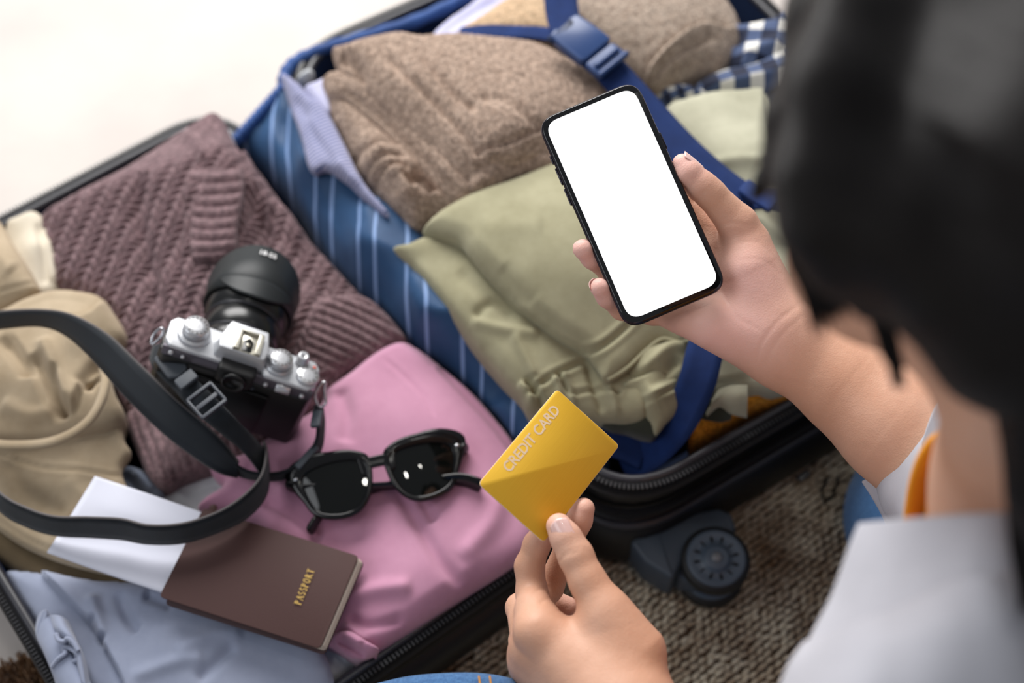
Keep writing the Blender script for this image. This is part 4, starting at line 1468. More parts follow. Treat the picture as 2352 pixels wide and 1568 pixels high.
V, Fc, uv = grid_sheet([PX3(r) for r in [[(1606, 960, .160), (1614, 930, .17), (1628, 915, .175)], [(1650, 968, .157), (1652, 945, .166), (1652, 925, .172)], [(1678, 962, .157), (1682, 945, .166), (1688, 930, .172)]]], 6, .002)
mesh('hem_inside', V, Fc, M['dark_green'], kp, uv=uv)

# green khaki shorts, the largest garment
ks = root('green_khaki_shorts', P(1250, 650, .19), 'large khaki green cotton shorts with gathered waistband folded in the middle', 'shorts')
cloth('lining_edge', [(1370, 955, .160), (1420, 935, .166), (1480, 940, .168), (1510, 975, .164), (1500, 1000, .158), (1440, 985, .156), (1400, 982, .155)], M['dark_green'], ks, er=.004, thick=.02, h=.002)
cloth('back_panel', [(903, 572, .18), (940, 560, .185), (1000, 545, .185), (1150, 560, .185), (1300, 650, .185), (1400, 790, .178), (1500, 850, .176), (1490, 920, .178), (1480, 955, .172), (1430, 962, .168), (1370, 958, .166), (1300, 950, .166), (1240, 948, .168), (1212, 940, .168), (1190, 905, .17), (1140, 850, .173), (1080, 780, .175), (1010, 690, .177), (950, 620, .178)], M['khaki_green'], ks,
      hpts=[(1090, 690, .193), (1240, 840, .188)], er=.008, thick=.03, h=.0018, seed=20, nz=((12, .004), (26, .0015)),
      folds=[('g', [(1215, 905), (1260, 870), (1320, 840), (1345, 830)], .003, 6, (1, 1)), ('r', [(1080, 740), (1160, 760), (1240, 770)], .004, 14), ('r', [(1090, 730), (1130, 690), (1180, 720)], -.004, 12), ('r', [(1180, 770), (1210, 830), (1230, 870)], .004, 12), ('r', [(1190, 880), (1215, 910), (1225, 945)], .006, 8), ('r', [(1205, 870), (1235, 905), (1250, 945)], -.006, 7),
             ('r', [(1270, 858), (1285, 900), (1290, 950)], .005, 6), ('r', [(1282, 855), (1300, 890), (1318, 910)], -.005, 5), ('r', [(1290, 850), (1312, 900), (1320, 950)], .004, 6), ('r', [(1345, 830), (1360, 880), (1385, 950)], -.005, 8), ('g', [(1320, 905), (1370, 895), (1420, 900)], .002, 5, (1, 1)), ('r', [(1230, 870), (1245, 900), (1270, 945)], .004, 6), ('r', [(1395, 885), (1410, 920), (1420, 960)], .005, 7),
             ('r', [(1050, 620), (1120, 680), (1190, 740)], -.003, 18), ('r', [(950, 600), (1040, 700), (1120, 800)], .002, 18)])
cloth('waistband_end', [(1428, 880, .185), (1480, 860, .19), (1530, 845, .188), (1560, 880, .182), (1574, 915, .176), (1560, 940, .172), (1530, 970, .167), (1508, 994, .163), (1492, 970, .167), (1465, 935, .172), (1440, 900, .18)], M['khaki_green'], ks, hpts=[(1500, 900, .195)], er=.005, thick=.012, h=.0015, seed=21,
      folds=[('g', [(1455, 935), (1510, 905), (1560, 880)], .0025, 5, (1, 1)), ('r', [(1490, 880), (1530, 860), (1550, 840)], -.003, 10), ('g', [(1510, 905), (1530, 950)], .001, 3)])
cloth('side_gusset', [(1440, 800, .185), (1520, 790, .19), (1590, 790, .188), (1580, 860, .182), (1545, 900, .178), (1490, 880, .182), (1440, 860, .184)], M['khaki_green'], ks, hpts=[(1520, 835, .198)], er=.008, thick=.02, h=.0018, seed=22, folds=[('r', [(1470, 860), (1530, 800), (1580, 790)], .005, 12), ('r', [(1500, 880), (1560, 820)], -.005, 12)])
cloth('front_panel', [(972, 535, .19), (985, 510, .197), (1040, 470, .203), (1090, 445, .207), (1180, 415, .21), (1290, 372, .213), (1400, 350, .213), (1500, 370, .21), (1600, 450, .208), (1660, 600, .206), (1690, 700, .203), (1650, 750, .2), (1595, 780, .196), (1560, 800, .193), (1520, 790, .193), (1480, 810, .192), (1440, 850, .19), (1392, 878, .187), (1370, 850, .189), (1340, 815, .192), (1280, 780, .196), (1200, 720, .2), (1130, 650, .202), (1080, 590, .203), (1055, 560, .2), (1010, 545, .196)], M['khaki_green'], ks,
      hpts=[(1150, 500, .222), (1300, 500, .23), (1350, 650, .222), (1450, 500, .23), (1550, 650, .22)], er=.008, thick=.014, h=.0018, seed=23, nz=((8, .006), (20, .0015)),
      folds=[('g', [(1335, 812), (1380, 800), (1430, 760), (1470, 720), (1520, 700)], .003, 6, (1, 1)), ('r', [(1335, 815), (1365, 850), (1390, 875)], .004, 7), ('r', [(1180, 700), (1250, 760), (1330, 808)], .003, 14), ('r', [(1150, 620), (1230, 700)], -.002, 16), ('r', [(1100, 530), (1250, 520)], .002, 30)])
V, Fc = tube(catmull(PX3([(1395, 872, .190), (1440, 845, .193), (1480, 808, .195), (1520, 778, .198), (1560, 785, .198), (1600, 775, .198)]), 6), .002, 6, flat=.8)
mesh('hem_edge', V, Fc, M['khaki_green'], ks)

# ------------------------------------------------------------------ packing straps
def strap(name, cl, wd, nodir=None):
    """cl: (px,py,z); band of width wd metres lying flat"""
    C_ = np.array(PX3(cl))
    T = np.gradient(C_, axis=0)
    prs = []
    for p, t in zip(C_, T):
        s = nrm(np.cross(t, (0, 0, 1)))
        prs.append((p + s * wd / 2, p - s * wd / 2))
    return ribbon(name, prs, M['strap_navy'], case, .0022, 8)


strap('strap_band', [(1285, -60, .232), (1287, -20, .231), (1290, 20, .23), (1300, 60, .232), (1320, 92, .238)], .029)
strap('strap_band', [(1055, 78, .205), (1110, 72, .214), (1180, 74, .224), (1250, 78, .23), (1310, 95, .236)], .015)
strap('strap_band', [(1365, 130, .24), (1400, 160, .24), (1450, 215, .236), (1500, 270, .23), (1560, 335, .226), (1630, 400, .224), (1690, 445, .224), (1740, 470, .22)], .030)
strap('strap_band', [(1730, 455, .228), (1770, 455, .228), (1840, 470, .225), (1930, 500, .22)], .022)
strap('strap_band', [(1700, 620, .226), (1660, 720, .222), (1622, 800, .212), (1600, 880, .196), (1560, 965, .168), (1500, 1035, .140), (1430, 1075, .128)], .028)
strap('strap_band', [(1340, 985, .150), (1380, 1000, .148), (1440, 1020, .14), (1480, 1040, .135)], .03)
# woven slider knot
V, Fc = rprism([(-.016, -.008), (.016, -.008), (.016, .008), (-.016, .008)], 0, .005, .004, .0015)
mesh('strap_slider', tf(frame(P(1742, 455, .226), (.75, -.66, 0), (.66, .75, 0), (0, 0, 1)), V), Fc, M['strap_navy'], case)
# side release buckle
bc = P(1345, 112, .246)
bxv = nrm(P(1385, 150, .242) - P(1300, 85, .246))
byv = nrm(np.cross((0, 0, 1), bxv))
BF = (bc, np.stack([bxv, byv, np.cross(bxv, byv)], 1))
V1 = rprism([(-.026, -.017), (-.012, -.0185), (.010, -.0185), (.012, -.015), (.012, .015), (.010, .0185), (-.012, .0185), (-.026, .017), (-.028, .008), (-.022, .005), (-.022, -.005), (-.028, -.008)], 0, .009, .002, .002)
bo = mesh('buckle', tf(BF, V1[0]), V1[1], M['buckle'], case)
V1 = join([rprism([(.013, -.0175), (.031, -.0175), (.031, .0175), (.013, .0175)], 0.0, .007, .004, .002), box(.022, 0, .0085, .004, .028, .004, .001), box(.030, 0, .006, .004, .036, .006, .0015)])
mesh('clip', tf(BF, V1[0]), V1[1], M['buckle'], bo)
for s in (-1, 1):
    V1 = box(-.024, s * .0165, .004, .007, .006, .005, .001)
    mesh('release_tab', tf(BF, V1[0]), V1[1], M['navy_lining'], bo)

# ------------------------------------------------------------------ lettering
def text_mesh(s, size, align='CENTER'):
    cu = bpy.data.curves.new('letters', 'FONT')
    cu.body = s
    cu.size = size
    cu.align_x = align
    cu.align_y = 'CENTER'
    cu.extrude = 0.00008
    cu.offset = size * 0.022
    cu.resolution_u = 4
    o = bpy.data.objects.new('letters', cu)
    COL.objects.link(o)
    dg = bpy.context.evaluated_depsgraph_get()
    me = bpy.data.meshes.new_from_object(o.evaluated_get(dg))
    V = np.array([v.co[:] for v in me.vertices])
    Fc = [tuple(p.vertices) for p in me.polygons]
    bpy.data.objects.remove(o)
    bpy.data.meshes.remove(me)
    return V, Fc


def serif_word(word, h, th=0.00006):
    """serif capitals from strokes; baseline along x, centred"""
    G = {
        'P': (0.62, [('b', 0.14, 0, 0.14, 1, .15), ('a', 0.14, 0.74, 0.40, 0.26, -90, 90, .12), ('s', .14, 0, .3), ('s', .08, 1, .26)]),
        'A': (0.78, [('b', 0.08, 0, 0.38, 1, .07), ('b', 0.38, 1, 0.68, 0, .15), ('b', .18, .35, .58, .35, .05), ('s', .08, 0, .22), ('s', .68, 0, .26)]),
        'S': (0.58, [('a', 0.28, 0.74, 0.22, 0.26, 20, 270, .11), ('a', 0.28, 0.26, 0.24, 0.26, -160, 90, .11)]),
        'O': (0.78, [('a', 0.38, 0.5, 0.32, 0.5, 0, 360, .12)]),
        'R': (0.74, [('b', 0.14, 0, 0.14, 1, .15), ('a', 0.14, 0.74, 0.38, 0.26, -90, 90, .12), ('b', .34, .48, .64, 0, .13), ('s', .14, 0, .3), ('s', .66, 0, .2)]),
        'T': (0.68, [('b', 0.33, 0, 0.33, 1, .15), ('b', .03, .96, .63, .96, .08), ('s', .33, 0, .3), ('b', .05, .8, .05, 1, .05), ('b', .61, .8, .61, 1, .05)]),
    }
    parts = []
    x = 0

    def quad(a, b, wd):
        a, b = np.array(a), np.array(b)
        d = nrm(b - a)
        n = np.array([-d[1], d[0]]) * wd / 2
        q = [a + n, b + n, b - n, a - n]
        V = np.array([(p[0], p[1], z) for z in (0, th / h) for p in q])
        return V, [(0, 1, 2, 3), (7, 6, 5, 4), (0, 4, 5, 1), (1, 5, 6, 2), (2, 6, 7, 3), (3, 7, 4, 0)]
    for chx in word:
        wdt, st = G[chx]
        for s in st:
            if s[0] == 'b':
                parts.append(quad((x + s[1], s[2]), (x + s[3], s[4]), s[5]))
            elif s[0] == 's':
                yy = .03 if s[2] == 0 else .97
                parts.append(quad((x + s[1] - s[3] / 2, yy), (x + s[1] + s[3] / 2, yy), .06))
            else:
                _, cx, cy, rx, ry, a0, a1, wd = s
                n = 10
                A = [math.radians(a0 + (a1 - a0) * k / n) for k in range(n + 1)]
                pts = [(x + cx + (rx - wd / 2) * math.cos(a), cy + (ry - wd / 3) * math.sin(a)) for a in A]
                for p, q in zip(pts[:-1], pts[1:]):
                    parts.append(quad(p, q, wd))
        x += wdt + .12
    V, Fc = join(parts)
    V[:, 0] -= x / 2
    V[:, 1] -= .5
    return V * h, Fc


# ------------------------------------------------------------------ smartphone
pc_ = [Q(1234.6, 272.9, .942), Q(1465.6, 179.4, .942), Q(1669.3, 658.1, .920), Q(1435.1, 760.6, .920)]
pcen = sum(pc_) / 4
pxv = nrm((pc_[1] - pc_[0]) + (pc_[2] - pc_[3]))
pyv = nrm((pc_[0] - pc_[3]) + (pc_[1] - pc_[2]))
pzv = nrm(np.cross(pxv, pyv))
pyv = np.cross(pzv, pxv)
PF = (pcen, np.stack([pxv, pyv, pzv], 1))
PWd = (np.linalg.norm(pc_[1] - pc_[0]) + np.linalg.norm(pc_[2] - pc_[3])) / 2
PHt = (np.linalg.norm(pc_[0] - pc_[3]) + np.linalg.norm(pc_[1] - pc_[2])) / 2
ph = root('smartphone', pcen, 'black smartphone with a blank glowing white screen held in the right hand', 'phone')
hw, hh = PWd / 2, PHt / 2
rect = lambda a, b, ox=0, oy=0: [(-a + ox, -b + oy), (a + ox, -b + oy), (a + ox, b + oy), (-a + ox, b + oy)]
V, Fc = rprism(rect(hw, hh), -0.0075, -0.0008, 0.0125, 0.0026, 10, 4)
mesh('frame', tf(PF, V), Fc, M['phone_frame'], ph)
V, Fc = rprism(rect(hw - .0011, hh - .0011), -0.0010, 0.0, 0.0116, 0.0006, 10, 2)
mesh('glass_front', tf(PF, V), Fc, M['phone_black'], ph)
V, Fc = rprism(rect(hw - .0042, hh - .0046, 0.0, 0.0), 0.00002, 0.00012, 0.0095, 0.00003, 10, 1)
mesh('screen', tf(PF, V), Fc, M['screen'], ph, smooth=False)
V, Fc = rprism(rect(.0065, .0004, 0, hh - .0020), -0.0001, 0.0002, 0.0003, 0.00005, 3, 1)
mesh('speaker_slot', tf(PF, V), Fc, M['lens_black'], ph)
for y, l in ((hh - .028, .003), (hh - .040, .0060), (hh - .055, .0060)):
    V, Fc = box(-hw - .0003, y, -.004, .0014, l * 2, .0026, .0005)
    mesh('side_button', tf(PF, V), Fc, M['phone_frame'], ph)
V, Fc = box(hw + .0002, hh - .045, -.004, .0012, .012, .0026, .0005)
mesh('side_button', tf(PF, V), Fc, M['phone_frame'], ph)
V, Fc = rprism(rect(.014, .016, -hw + .020, hh - .022), -0.0088, -0.0072, 0.006, 0.0006, 6, 2)
mesh('camera_bump', tf(PF, V), Fc, M['phone_black'], ph)
for yy in (.007, -.007):
    V, Fc = lathe([(0.0055, -.0098), (0.0055, -.0080)], 24)
    mesh('rear_lens', tf(PF, V + np.array([-hw + .016, hh - .022 + yy, 0])), Fc, M['glass_dark'], ph)

# ------------------------------------------------------------------ bank card
K1, K2, K3, K4 = Q(1102, 1106, .868), Q(1244, 1252, .868), Q(1280, 886, .908), Q(1422, 1030, .908)
kc = (K1 + K2 + K3 + K4) / 4
kx = nrm((K3 - K1) + (K4 - K2))          # long edge, towards the top right
ky = nrm((K1 - K2) + (K3 - K4))
kz = nrm(np.cross(kx, ky))
ky = np.cross(kz, kx)
KF = (kc, np.stack([kx, ky, kz], 1))
kl = np.linalg.norm(K3 - K1) / 2
kw = np.linalg.norm(K1 - K2) / 2
card = root('bank_card', kc, 'gold credit card pinched between thumb and fingers of the left hand', 'card')
V, Fc = rprism(rect(kl, kw), -0.0004, 0.0004, 0.0034, 0.00015, 6, 1)
mesh('card_body', tf(KF, V), Fc, M['card_edge'], card)
V, Fc = rprism(rect(kl - .0002, kw - .0002), 0.0004, 0.00046, 0.0033, 0.00003, 6, 1)
mesh('gold_face', tf(KF, V), Fc, M['gold_card'], card, uv=V[:, :2])
V, Fc = text_mesh('CREDIT CARD', 0.0093)
V = V * np.array([.93, 1, 1])
V[:, 0] += .0045
V[:, 1] += kw - .0078
V[:, 2] += .0005
mesh('lettering', tf(KF, V), Fc, M['card_text'], card, smooth=False)

# ------------------------------------------------------------------ passport and paper
z0 = .148
A0, A1, A2 = P(365, 1370, z0), P(735, 1490, z0), P(835, 1280, z0)
ax_ = nrm(A1 - A0)
ay_ = nrm((A2 - A1) - ax_ * ((A2 - A1) @ ax_))
PL, PW_ = np.linalg.norm(A1 - A0), np.linalg.norm(A2 - A1)
az_ = np.cross(ax_, ay_)
# tilt slightly
PPF = (A0, np.stack([ax_, ay_, az_], 1))
pas = root('passport', A0 + ax_ * PL / 2 + ay_ * PW_ / 2, 'dark brown passport booklet with gold lettering lying on the blue-grey tee', 'passport')
print('passport', PL, PW_)
crn = [(0, 0), (PL, 0), (PL, PW_), (0, PW_)]
V, Fc = rprism(crn, -.0012, 0.0, .004, .0004, 5, 2)
V[:, 2] += .0012 * np.sin(V[:, 0] / PL * 3.1)
mesh('front_cover', tf(PPF, V), Fc, M['passport'], pas)
for k, dz in enumerate((-.0026, -.0038, -.0050)):
    V, Fc = rprism([(.002, .002), (PL + .0014 + .0008 * k, .0015), (PL + .0014 + .0008 * k, PW_ - .001), (.002, PW_ - .002)], dz - .0011, dz + .0009, .003, .0003, 4, 1)
    mesh('pages', tf(PPF, V), Fc, M['page'], pas)
V, Fc = rprism([(.004, -.002), (PL + .0034, -.0010), (PL + .0038, PW_ - .0005), (.004, PW_ - .002)], -.0074, -.0062, .004, .0004, 5, 2)
mesh('back_cover', tf(PPF, V), Fc, M['passport_dark'], pas)
V, Fc = serif_word('PASSPORT', .0055)
a = P(684, 1388, z0)
b = P(716, 1308, z0)
tx = nrm(b - a)
ty = np.cross(az_, tx)
mid = (a + b) / 2 + az_ * .0014
sc_t = np.linalg.norm(b - a) / (V[:, 0].max() - V[:, 0].min())
V[:, 0] *= sc_t
mesh('gold_lettering', tf((mid, np.stack([tx, ty, az_], 1)), V), Fc, M['gold_print'], pas, smooth=False)

pap = root('folded_paper', P(300, 1230, .142), 'blank white folded paper sheet tucked into the passport and crossed by the camera strap', 'paper')
Gp = [[(218, 1093, .150), (330, 1130, .148), (440, 1168, .146), (520, 1195, .143)],
      [(188, 1142, .149), (310, 1180, .148), (430, 1220, .145), (500, 1242, .1425)],
      [(158, 1190, .148), (290, 1226, .145), (410, 1262, .1445), (475, 1290, .142)],
      [(108, 1268, .147), (240, 1315, .1455), (364, 1357, .1445), (430, 1380, .142)]]
V, Fc, uv = grid_sheet([PX3(r) for r in Gp], 6, .0006)
mesh('sheet', V, Fc, M['paper'], pap, uv=uv)
V, Fc, uv = grid_sheet([[np.array(q) - np.array([0, 0, .0012]) for q in PX3(r)] for r in Gp], 6, .0005)
mesh('under_fold', V, Fc, M['paper'], pap, uv=uv)

# ------------------------------------------------------------------ sunglasses
sgc = P(873, 1093, .158)
xr = nrm(P(1066, 1020, .160) - P(688, 1100, .160))
tilt = math.radians(14)
yr0 = nrm(np.cross((0, 0, 1), xr))
yr = nrm(yr0 * math.cos(tilt) + np.array([0, 0, 1]) * math.sin(tilt))
zr_ = np.cross(xr, yr)
SF = (sgc, np.stack([xr, yr, zr_], 1))
glasses = root('sunglasses', sgc, 'black framed sunglasses with dark lenses lying folded on the pink shirt', 'sunglasses')


def bend(V):
    V = V.copy()
    V[:, 2] -= 2.2 * V[:, 0] ** 2
    return V


def lens_loop(s, grow=0.0):
    pts = [(.0115, .0135), (.026, .0178), (.045, .0175), (.0565, .0125), (.0565, .000), (.0505, -.0145), (.038, -.0205), (.024, -.0205), (.0145, -.0125), (.0095, .002)]
    L = catmull(np.array([(s * a, b) for a, b in pts]), 5, closed=True)
    if s < 0: L = L[::-1]
    c = L.mean(0)
    d = L - c
    return c + d * (1 + grow / np.linalg.norm(d, axis=1, keepdims=True))


def ring_solid(outer, inner, z0, z1, bev=.0008):
    n = len(outer)
    rows = []
    cen = inner.mean(0)
    for L, z, off in ((inner, z0, 0), (outer, z0, -bev), (outer, z0 + bev, 0), (outer, z1 - bev, 0), (outer, z1, -bev * 1.4), (inner, z1, bev), (inner, z1 - bev, 0)):
        d = L - cen
        l = np.linalg.norm(d, axis=1, keepdims=True)
        q = cen + d * (1 + off / l)
        rows.append(np.concatenate([q, np.full((n, 1), z)], 1))
    V = np.concatenate(rows)
    m = len(rows)
    Fc = []
    for k in range(m):
        k2 = (k + 1) % m
        for i in range(n):
            j = (i + 1) % n
            Fc.append((k * n + i, k * n + j, k2 * n + j, k2 * n + i))
    return V, Fc


for s in (-1, 1):
    inner = lens_loop(s, 0)
    n_ = len(inner)
    outer = lens_loop(s, .0042)
    c = inner.mean(0)
    d = inner - c
    # thicker brow and outer corner
    up_ = np.clip(d[:, 1] / .018, 0, 1) ** 2
    out_ = np.clip(s * d[:, 0] / .025, 0, 1) * np.clip((d[:, 1] + .004) / .016, 0, 1)
    l = np.linalg.norm(d, axis=1)
    outer = c + d * (1 + (.0042 + .0044 * up_ + .0085 * out_) / l)[:, None]
    V, Fc = ring_solid(outer, inner, -.0022, .0022)
    if s < 0: Fc = [f[::-1] for f in Fc]
    mesh('rim', tf(SF, bend(V)), Fc, M['sun_frame'], glasses)
    L = lens_loop(s, .0006)
    rings = []
    cc = L.mean(0)
    Vl, Fl = [], []
    for k in range(6):
        f = 1 - k / 6
        q = cc + (L - cc) * f
        Vl.append(np.concatenate([q, np.full((len(L), 1), .0004 + .0013 * (1 - f * f))], 1))
    Vl.append(np.array([[cc[0], cc[1], .0017]]))
    Vl = np.concatenate(Vl)
    m_ = len(L)
    for k in range(5):
        for i in range(m_):
            j = (i + 1) % m_
            Fl.append((k * m_ + i, k * m_ + j, (k + 1) * m_ + j, (k + 1) * m_ + i))
    for i in range(m_):
        Fl.append((5 * m_ + i, 5 * m_ + (i + 1) % m_, 6 * m_))
    if s < 0: Fl = [f[::-1] for f in Fl]
    mesh('lens', tf(SF, bend(Vl)), Fl, M['sun_lens'], glasses)
    V, Fc = lathe([(.0016, .0018), (.0014, .0028), (.0003, .0029)], 12)
    mesh('rivet', tf(SF, bend(V * np.array([1.5, .8, 1]) + np.array([s * .0625, .0125, 0]))), Fc, M['chrome'], glasses)
V, Fc = rprism([(-.0150, .0205), (-.006, .0160), (.006, .0160), (.0150, .0205), (.0128, .004), (.0092, .001), (.0052, .0072), (-.0052, .0072), (-.0092, .001), (-.0128, .004)], -.0020, .0022, .002, .0009)
mesh('bridge', tf(SF, bend(V)), Fc, M['sun_frame'], glasses)
for s in (-1, 1):
    V, Fc = tube(catmull([(s * .0085, .003, -.001), (s * .0092, -.002, -.004), (s * .0105, -.007, -.003)], 5), .0016, 7)
    mesh('nose_pad', tf(SF, bend(V)), Fc, M['sun_frame'], glasses)
# folded temples behind
for s, dz in ((-1, -.008), (1, -.012)):
    pts = [(s * .0655, .0115, -.006), (s * .066, .008, dz - .004), (s * .052, .004, dz), (s * .010, -.004, dz - .001), (s * -.030, -.010, dz - .001), (s * -.052, -.0165, dz - .001), (s * -.064, -.0255, dz - .001)]
    if s > 0:
        pts[-2:] = [(-.050, -.018, dz), (-.060, -.0285, dz + .001)]
    else:
        pts[-2:] = [(.058, -.0135, dz), (.0735, -.0225, dz + .001)]
    path = catmull(pts, 6)
    r = np.interp(np.linspace(0, 1, len(path)), [0, .1, .6, .85, .97, 1], [.004, .0048, .0044, .007, .0078, .004])
    V, Fc = tube(path, r, 10, flat=.38)
    mesh('temple', tf(SF, V), Fc, M['sun_frame'], glasses)

# ------------------------------------------------------------------ camera
yaw, roll, pit = math.radians(-9), math.radians(21), math.radians(10)
Rz = Matrix.Rotation(yaw, 3, 'Z')
Ry = Matrix.Rotation(roll, 3, 'Y')
Rx = Matrix.Rotation(-pit, 3, 'X')
RM = np.array(Rz @ Ry @ Rx)
cc = P(562, 806, .222)            # centre of the top plate
KF2 = (cc, RM)
camo = root('camera_body', P(560, 850, .13), 'retro silver and black mirrorless camera with black lens hood lying on the mauve sweater', 'camera')
camo.name = 'mirrorless_camera'
T = lambda V: tf(KF2, V)
# body: x along the width, y towards the lens, z up.  top plate at z = 0
body_out = [(-.059, -.010), (-.055, -.0165), (.055, -.0165), (.059, -.010), (.059, .008), (.054, .0135), (.040, .0135), (-.040, .0135), (-.054, .0135), (-.059, .008)]
V, Fc = rprism(body_out, -.072, -.0125, .004, .002)
mesh('grip_body', T(V), Fc, M['camera_black'], camo)
V, Fc = rprism([(-.057, -.010), (-.053, -.0155), (-.010, -.0155), (-.006, -.006), (.014, -.006), (.018, -.0155), (.053, -.0155), (.0575, -.010), (.0575, .007), (.053, .0125), (-.053, .0125), (-.0575, .007)], -.013, -.001, .004, .0015)
mesh('top_plate', T(V), Fc, M['camera_silver'], camo)
V, Fc = rprism([(-.057, -.0160), (.057, -.0160), (.057, -.013), (-.057, -.013)], -.0125, -.0035, .001, .0006)
mesh('rear_band', T(V), Fc, plain('graphite', lin(92, 88, 96), .4, .4), camo)
# pentaprism hump with slanted shoulders
hp = [(-.022, -.012), (.018, -.012), (.020, -.002), (.016, .019), (-.018, .019), (-.024, -.002)]
V, Fc = rprism(hp, -.006, .009, .002, .001)
top = V[:, 2] > .004
V[top, 0] = -.002 + (V[top, 0] + .002) * .84
V[top, 1] = .002 + (V[top, 1] - .002) * .86
mesh('viewfinder_hump', T(V), Fc, M['camera_silver'], camo)
# hot shoe
hs = [rprism([(-.0095, -.009), (.0105, -.009), (.0105, .0095), (-.0095, .0095)], .0088, .0098, .0006, .0002, 2, 1)]
for s in (-1, 1):
    hs.append(box(.0005 + s * .0095, .000, .0108, .0016, .0185, .003, .0003))
    hs.append(box(.0005 + s * .0078, .000, .0120, .0034, .0185, .0008, .0002))
hs.append(box(.0005, .0093, .0108, .019, .0016, .003, .0003))
V, Fc = join(hs)
sho = mesh('hot_shoe', T(V), Fc, M['shoe_metal'], camo)
V, Fc = rprism([(-.0032, -.0085), (.0042, -.0085), (.0042, .001), (.0005, .005), (-.0032, .001)], .0098, .0102, .001, .0001, 4, 1)
mesh('shoe_contact', T(V), Fc, M['lens_black'], sho)
V, Fc = lathe([(.0018, .0102), (.0018, .0106)], 16)
mesh('contact_pin', T(V + np.array([.0005, -.002, 0])), Fc, M['shoe_metal'], sho)
# eyepiece
V, Fc = rprism([(-.015, -.022), (.013, -.022), (.013, -.008), (-.015, -.008)], -.017, -.0005, .004, .002)
ep = mesh('eyepiece', T(V), Fc, M['rubber'], camo)
V, Fc = lathe([(.0085, .0218), (.0095, .0242), (.0075, .0252), (.006, .0225)], 28, 'y')
mesh('eye_ring', T(V * np.array([1, 1, 1]) + np.array([-.001, 0, -.010])), Fc, M['lens_black'], ep)


def knurled(x, y, r, h, z=-.0015, mat='dial_silver', name='dial', n=56, par=camo, marks=0):
    prof = [(r, z), (r, z + h * .75), (r * .93, z + h), (r * .4, z + h), (.0001, z + h + .0002)]
    V, Fc = lathe(prof, n)
    k = np.arange(len(V)) % n
    rr_ = np.hypot(V[:, 0], V[:, 1])
    m_ = (rr_ > r * .97)
    f = np.where(m_ & (k % 2 == 0), .96, 1)
    V[:, 0] *= f
    V[:, 1] *= f
    o = mesh(name, T(V + np.array([x, y, 0])), Fc, M[mat], par)
    if marks:
        q = []
        for i in range(marks):
            a = 2 * math.pi * i / marks
            v, ff = box(r * .74, 0, z + h + .0002, .0016, .0006, .0002)
            c, s = math.cos(a), math.sin(a)
            v = v @ np.array([[c, s, 0], [-s, c, 0], [0, 0, 1]])
            q.append((v + np.array([x, y, 0]), ff))
        V, Fc = join(q)
        mo = mesh('engraved_marks', T(V), Fc, M['mark_black'], o, smooth=False)
        mo['kind'] = 'stuff'
    return o


# dials: left side ISO dial, right side shutter dial, exposure dial, shutter release
V, Fc = lathe([(.0125, -.0015), (.0125, .0008), (.0118, .0014), (.001, .0014)], 40)
mesh('dial_base', T(V + np.array([-.0385, .001, 0])), Fc, M['camera_silver'], camo)
knurled(-.0385, .001, .0098, .0085, .001, marks=14)
V, Fc = lathe([(.0105, -.0015), (.0105, .0012), (.001, .0014)], 40)
mesh('dial_base', T(V + np.array([.027, -.002, 0])), Fc, M['camera_silver'], camo)
knurled(.027, -.002, .0088, .0075, .001, marks=14)
knurled(.0495, -.004, .0088, .004, -.002, marks=10, name='exposure_dial')
V, Fc = lathe([(.0055, -.0015), (.0052, .0025), (.0042, .003), (.004, .0062), (.0034, .0066), (.0016, .0058), (.0001, .0056)], 28)
so = mesh('shutter_button', T(V + np.array([.0425, .0085, 0])), Fc, M['dial_silver'], camo)
V, Fc = lathe([(.0009, .0057), (.0008, .0060)], 12)
mesh('thread_hole', T(V + np.array([.0425, .0085, 0])), Fc, M['mark_black'], so)
V, Fc = lathe([(.0016, -.0012), (.0015, -.0002), (.0002, 0)], 16)
mesh('red_marked_button', T(V + np.array([.053, .006, 0])), Fc, M['mark_red'], camo)
# rear small buttons and thumb dial
for x, z, r in ((-.050, -.007, .0020), (-.041, -.008, .0016), (.022, -.009, .0018), (.050, -.009, .0018), (.014, -.018, .0016)):
    V, Fc = lathe([(r, .0150), (r, .0176), (r * .6, .0182), (.0001, .0182)], 18, 'y')
    mesh('rear_button', T(V + np.array([x, 0, z])), Fc, M['dial_silver'] if z > -.012 else M['button'], camo)
V, Fc = lathe([(.004, -.0055), (.0045, -.005), (.0045, .005), (.004, .0055)], 26, 'x')
mesh('thumb_wheel', T(V + np.array([.035, -.0145, -.009])), Fc, M['dial_silver'], camo)
# rear screen
V, Fc = rprism([(-.042, -.0195), (.028, -.0195), (.028, -.016), (-.042, -.016)], -.068, -.021, .0015, .001)
mesh('rear_screen', T(V), Fc, M['glass_dark'], camo)
# mount and lens
LC = np.array([-.004, 0, -.034])
lp_ = [(.028, -.012), (.029, -.0145), (.0305, -.016), (.0305, -.027), (.0295, -.028), (.0305, -.029), (.0305, -.048), (.0290, -.0495), (.0310, -.051), (.0325, -.060), (.0325, -.074), (.031, -.076), (.024, -.0765), (.022, -.068)]
V, Fc = lathe(lp_, 64, 'y')
n_ = 64
k = np.arange(len(V)) % n_
hgt = V[:, 1]
rib_ = ((hgt > .030) & (hgt < .047)) | ((hgt > .016) & (hgt < .026))
f = np.where(rib_ & (k % 2 == 0), .985, 1)
V[:, 0] *= f
V[:, 2] *= f
lens = mesh('lens_barrel', T(V + LC), Fc, M['lens_black'], camo)
for y0_, nn in ((.0285, 1), (.0500, 2)):
    V, Fc = lathe([(.0306, -y0_ + .0006), (.0308, -y0_), (.0306, -y0_ - .0006)], 48, 'y')
    mesh('lens_ring', T(V + LC), Fc, M['rim_grey'], lens)
q = []
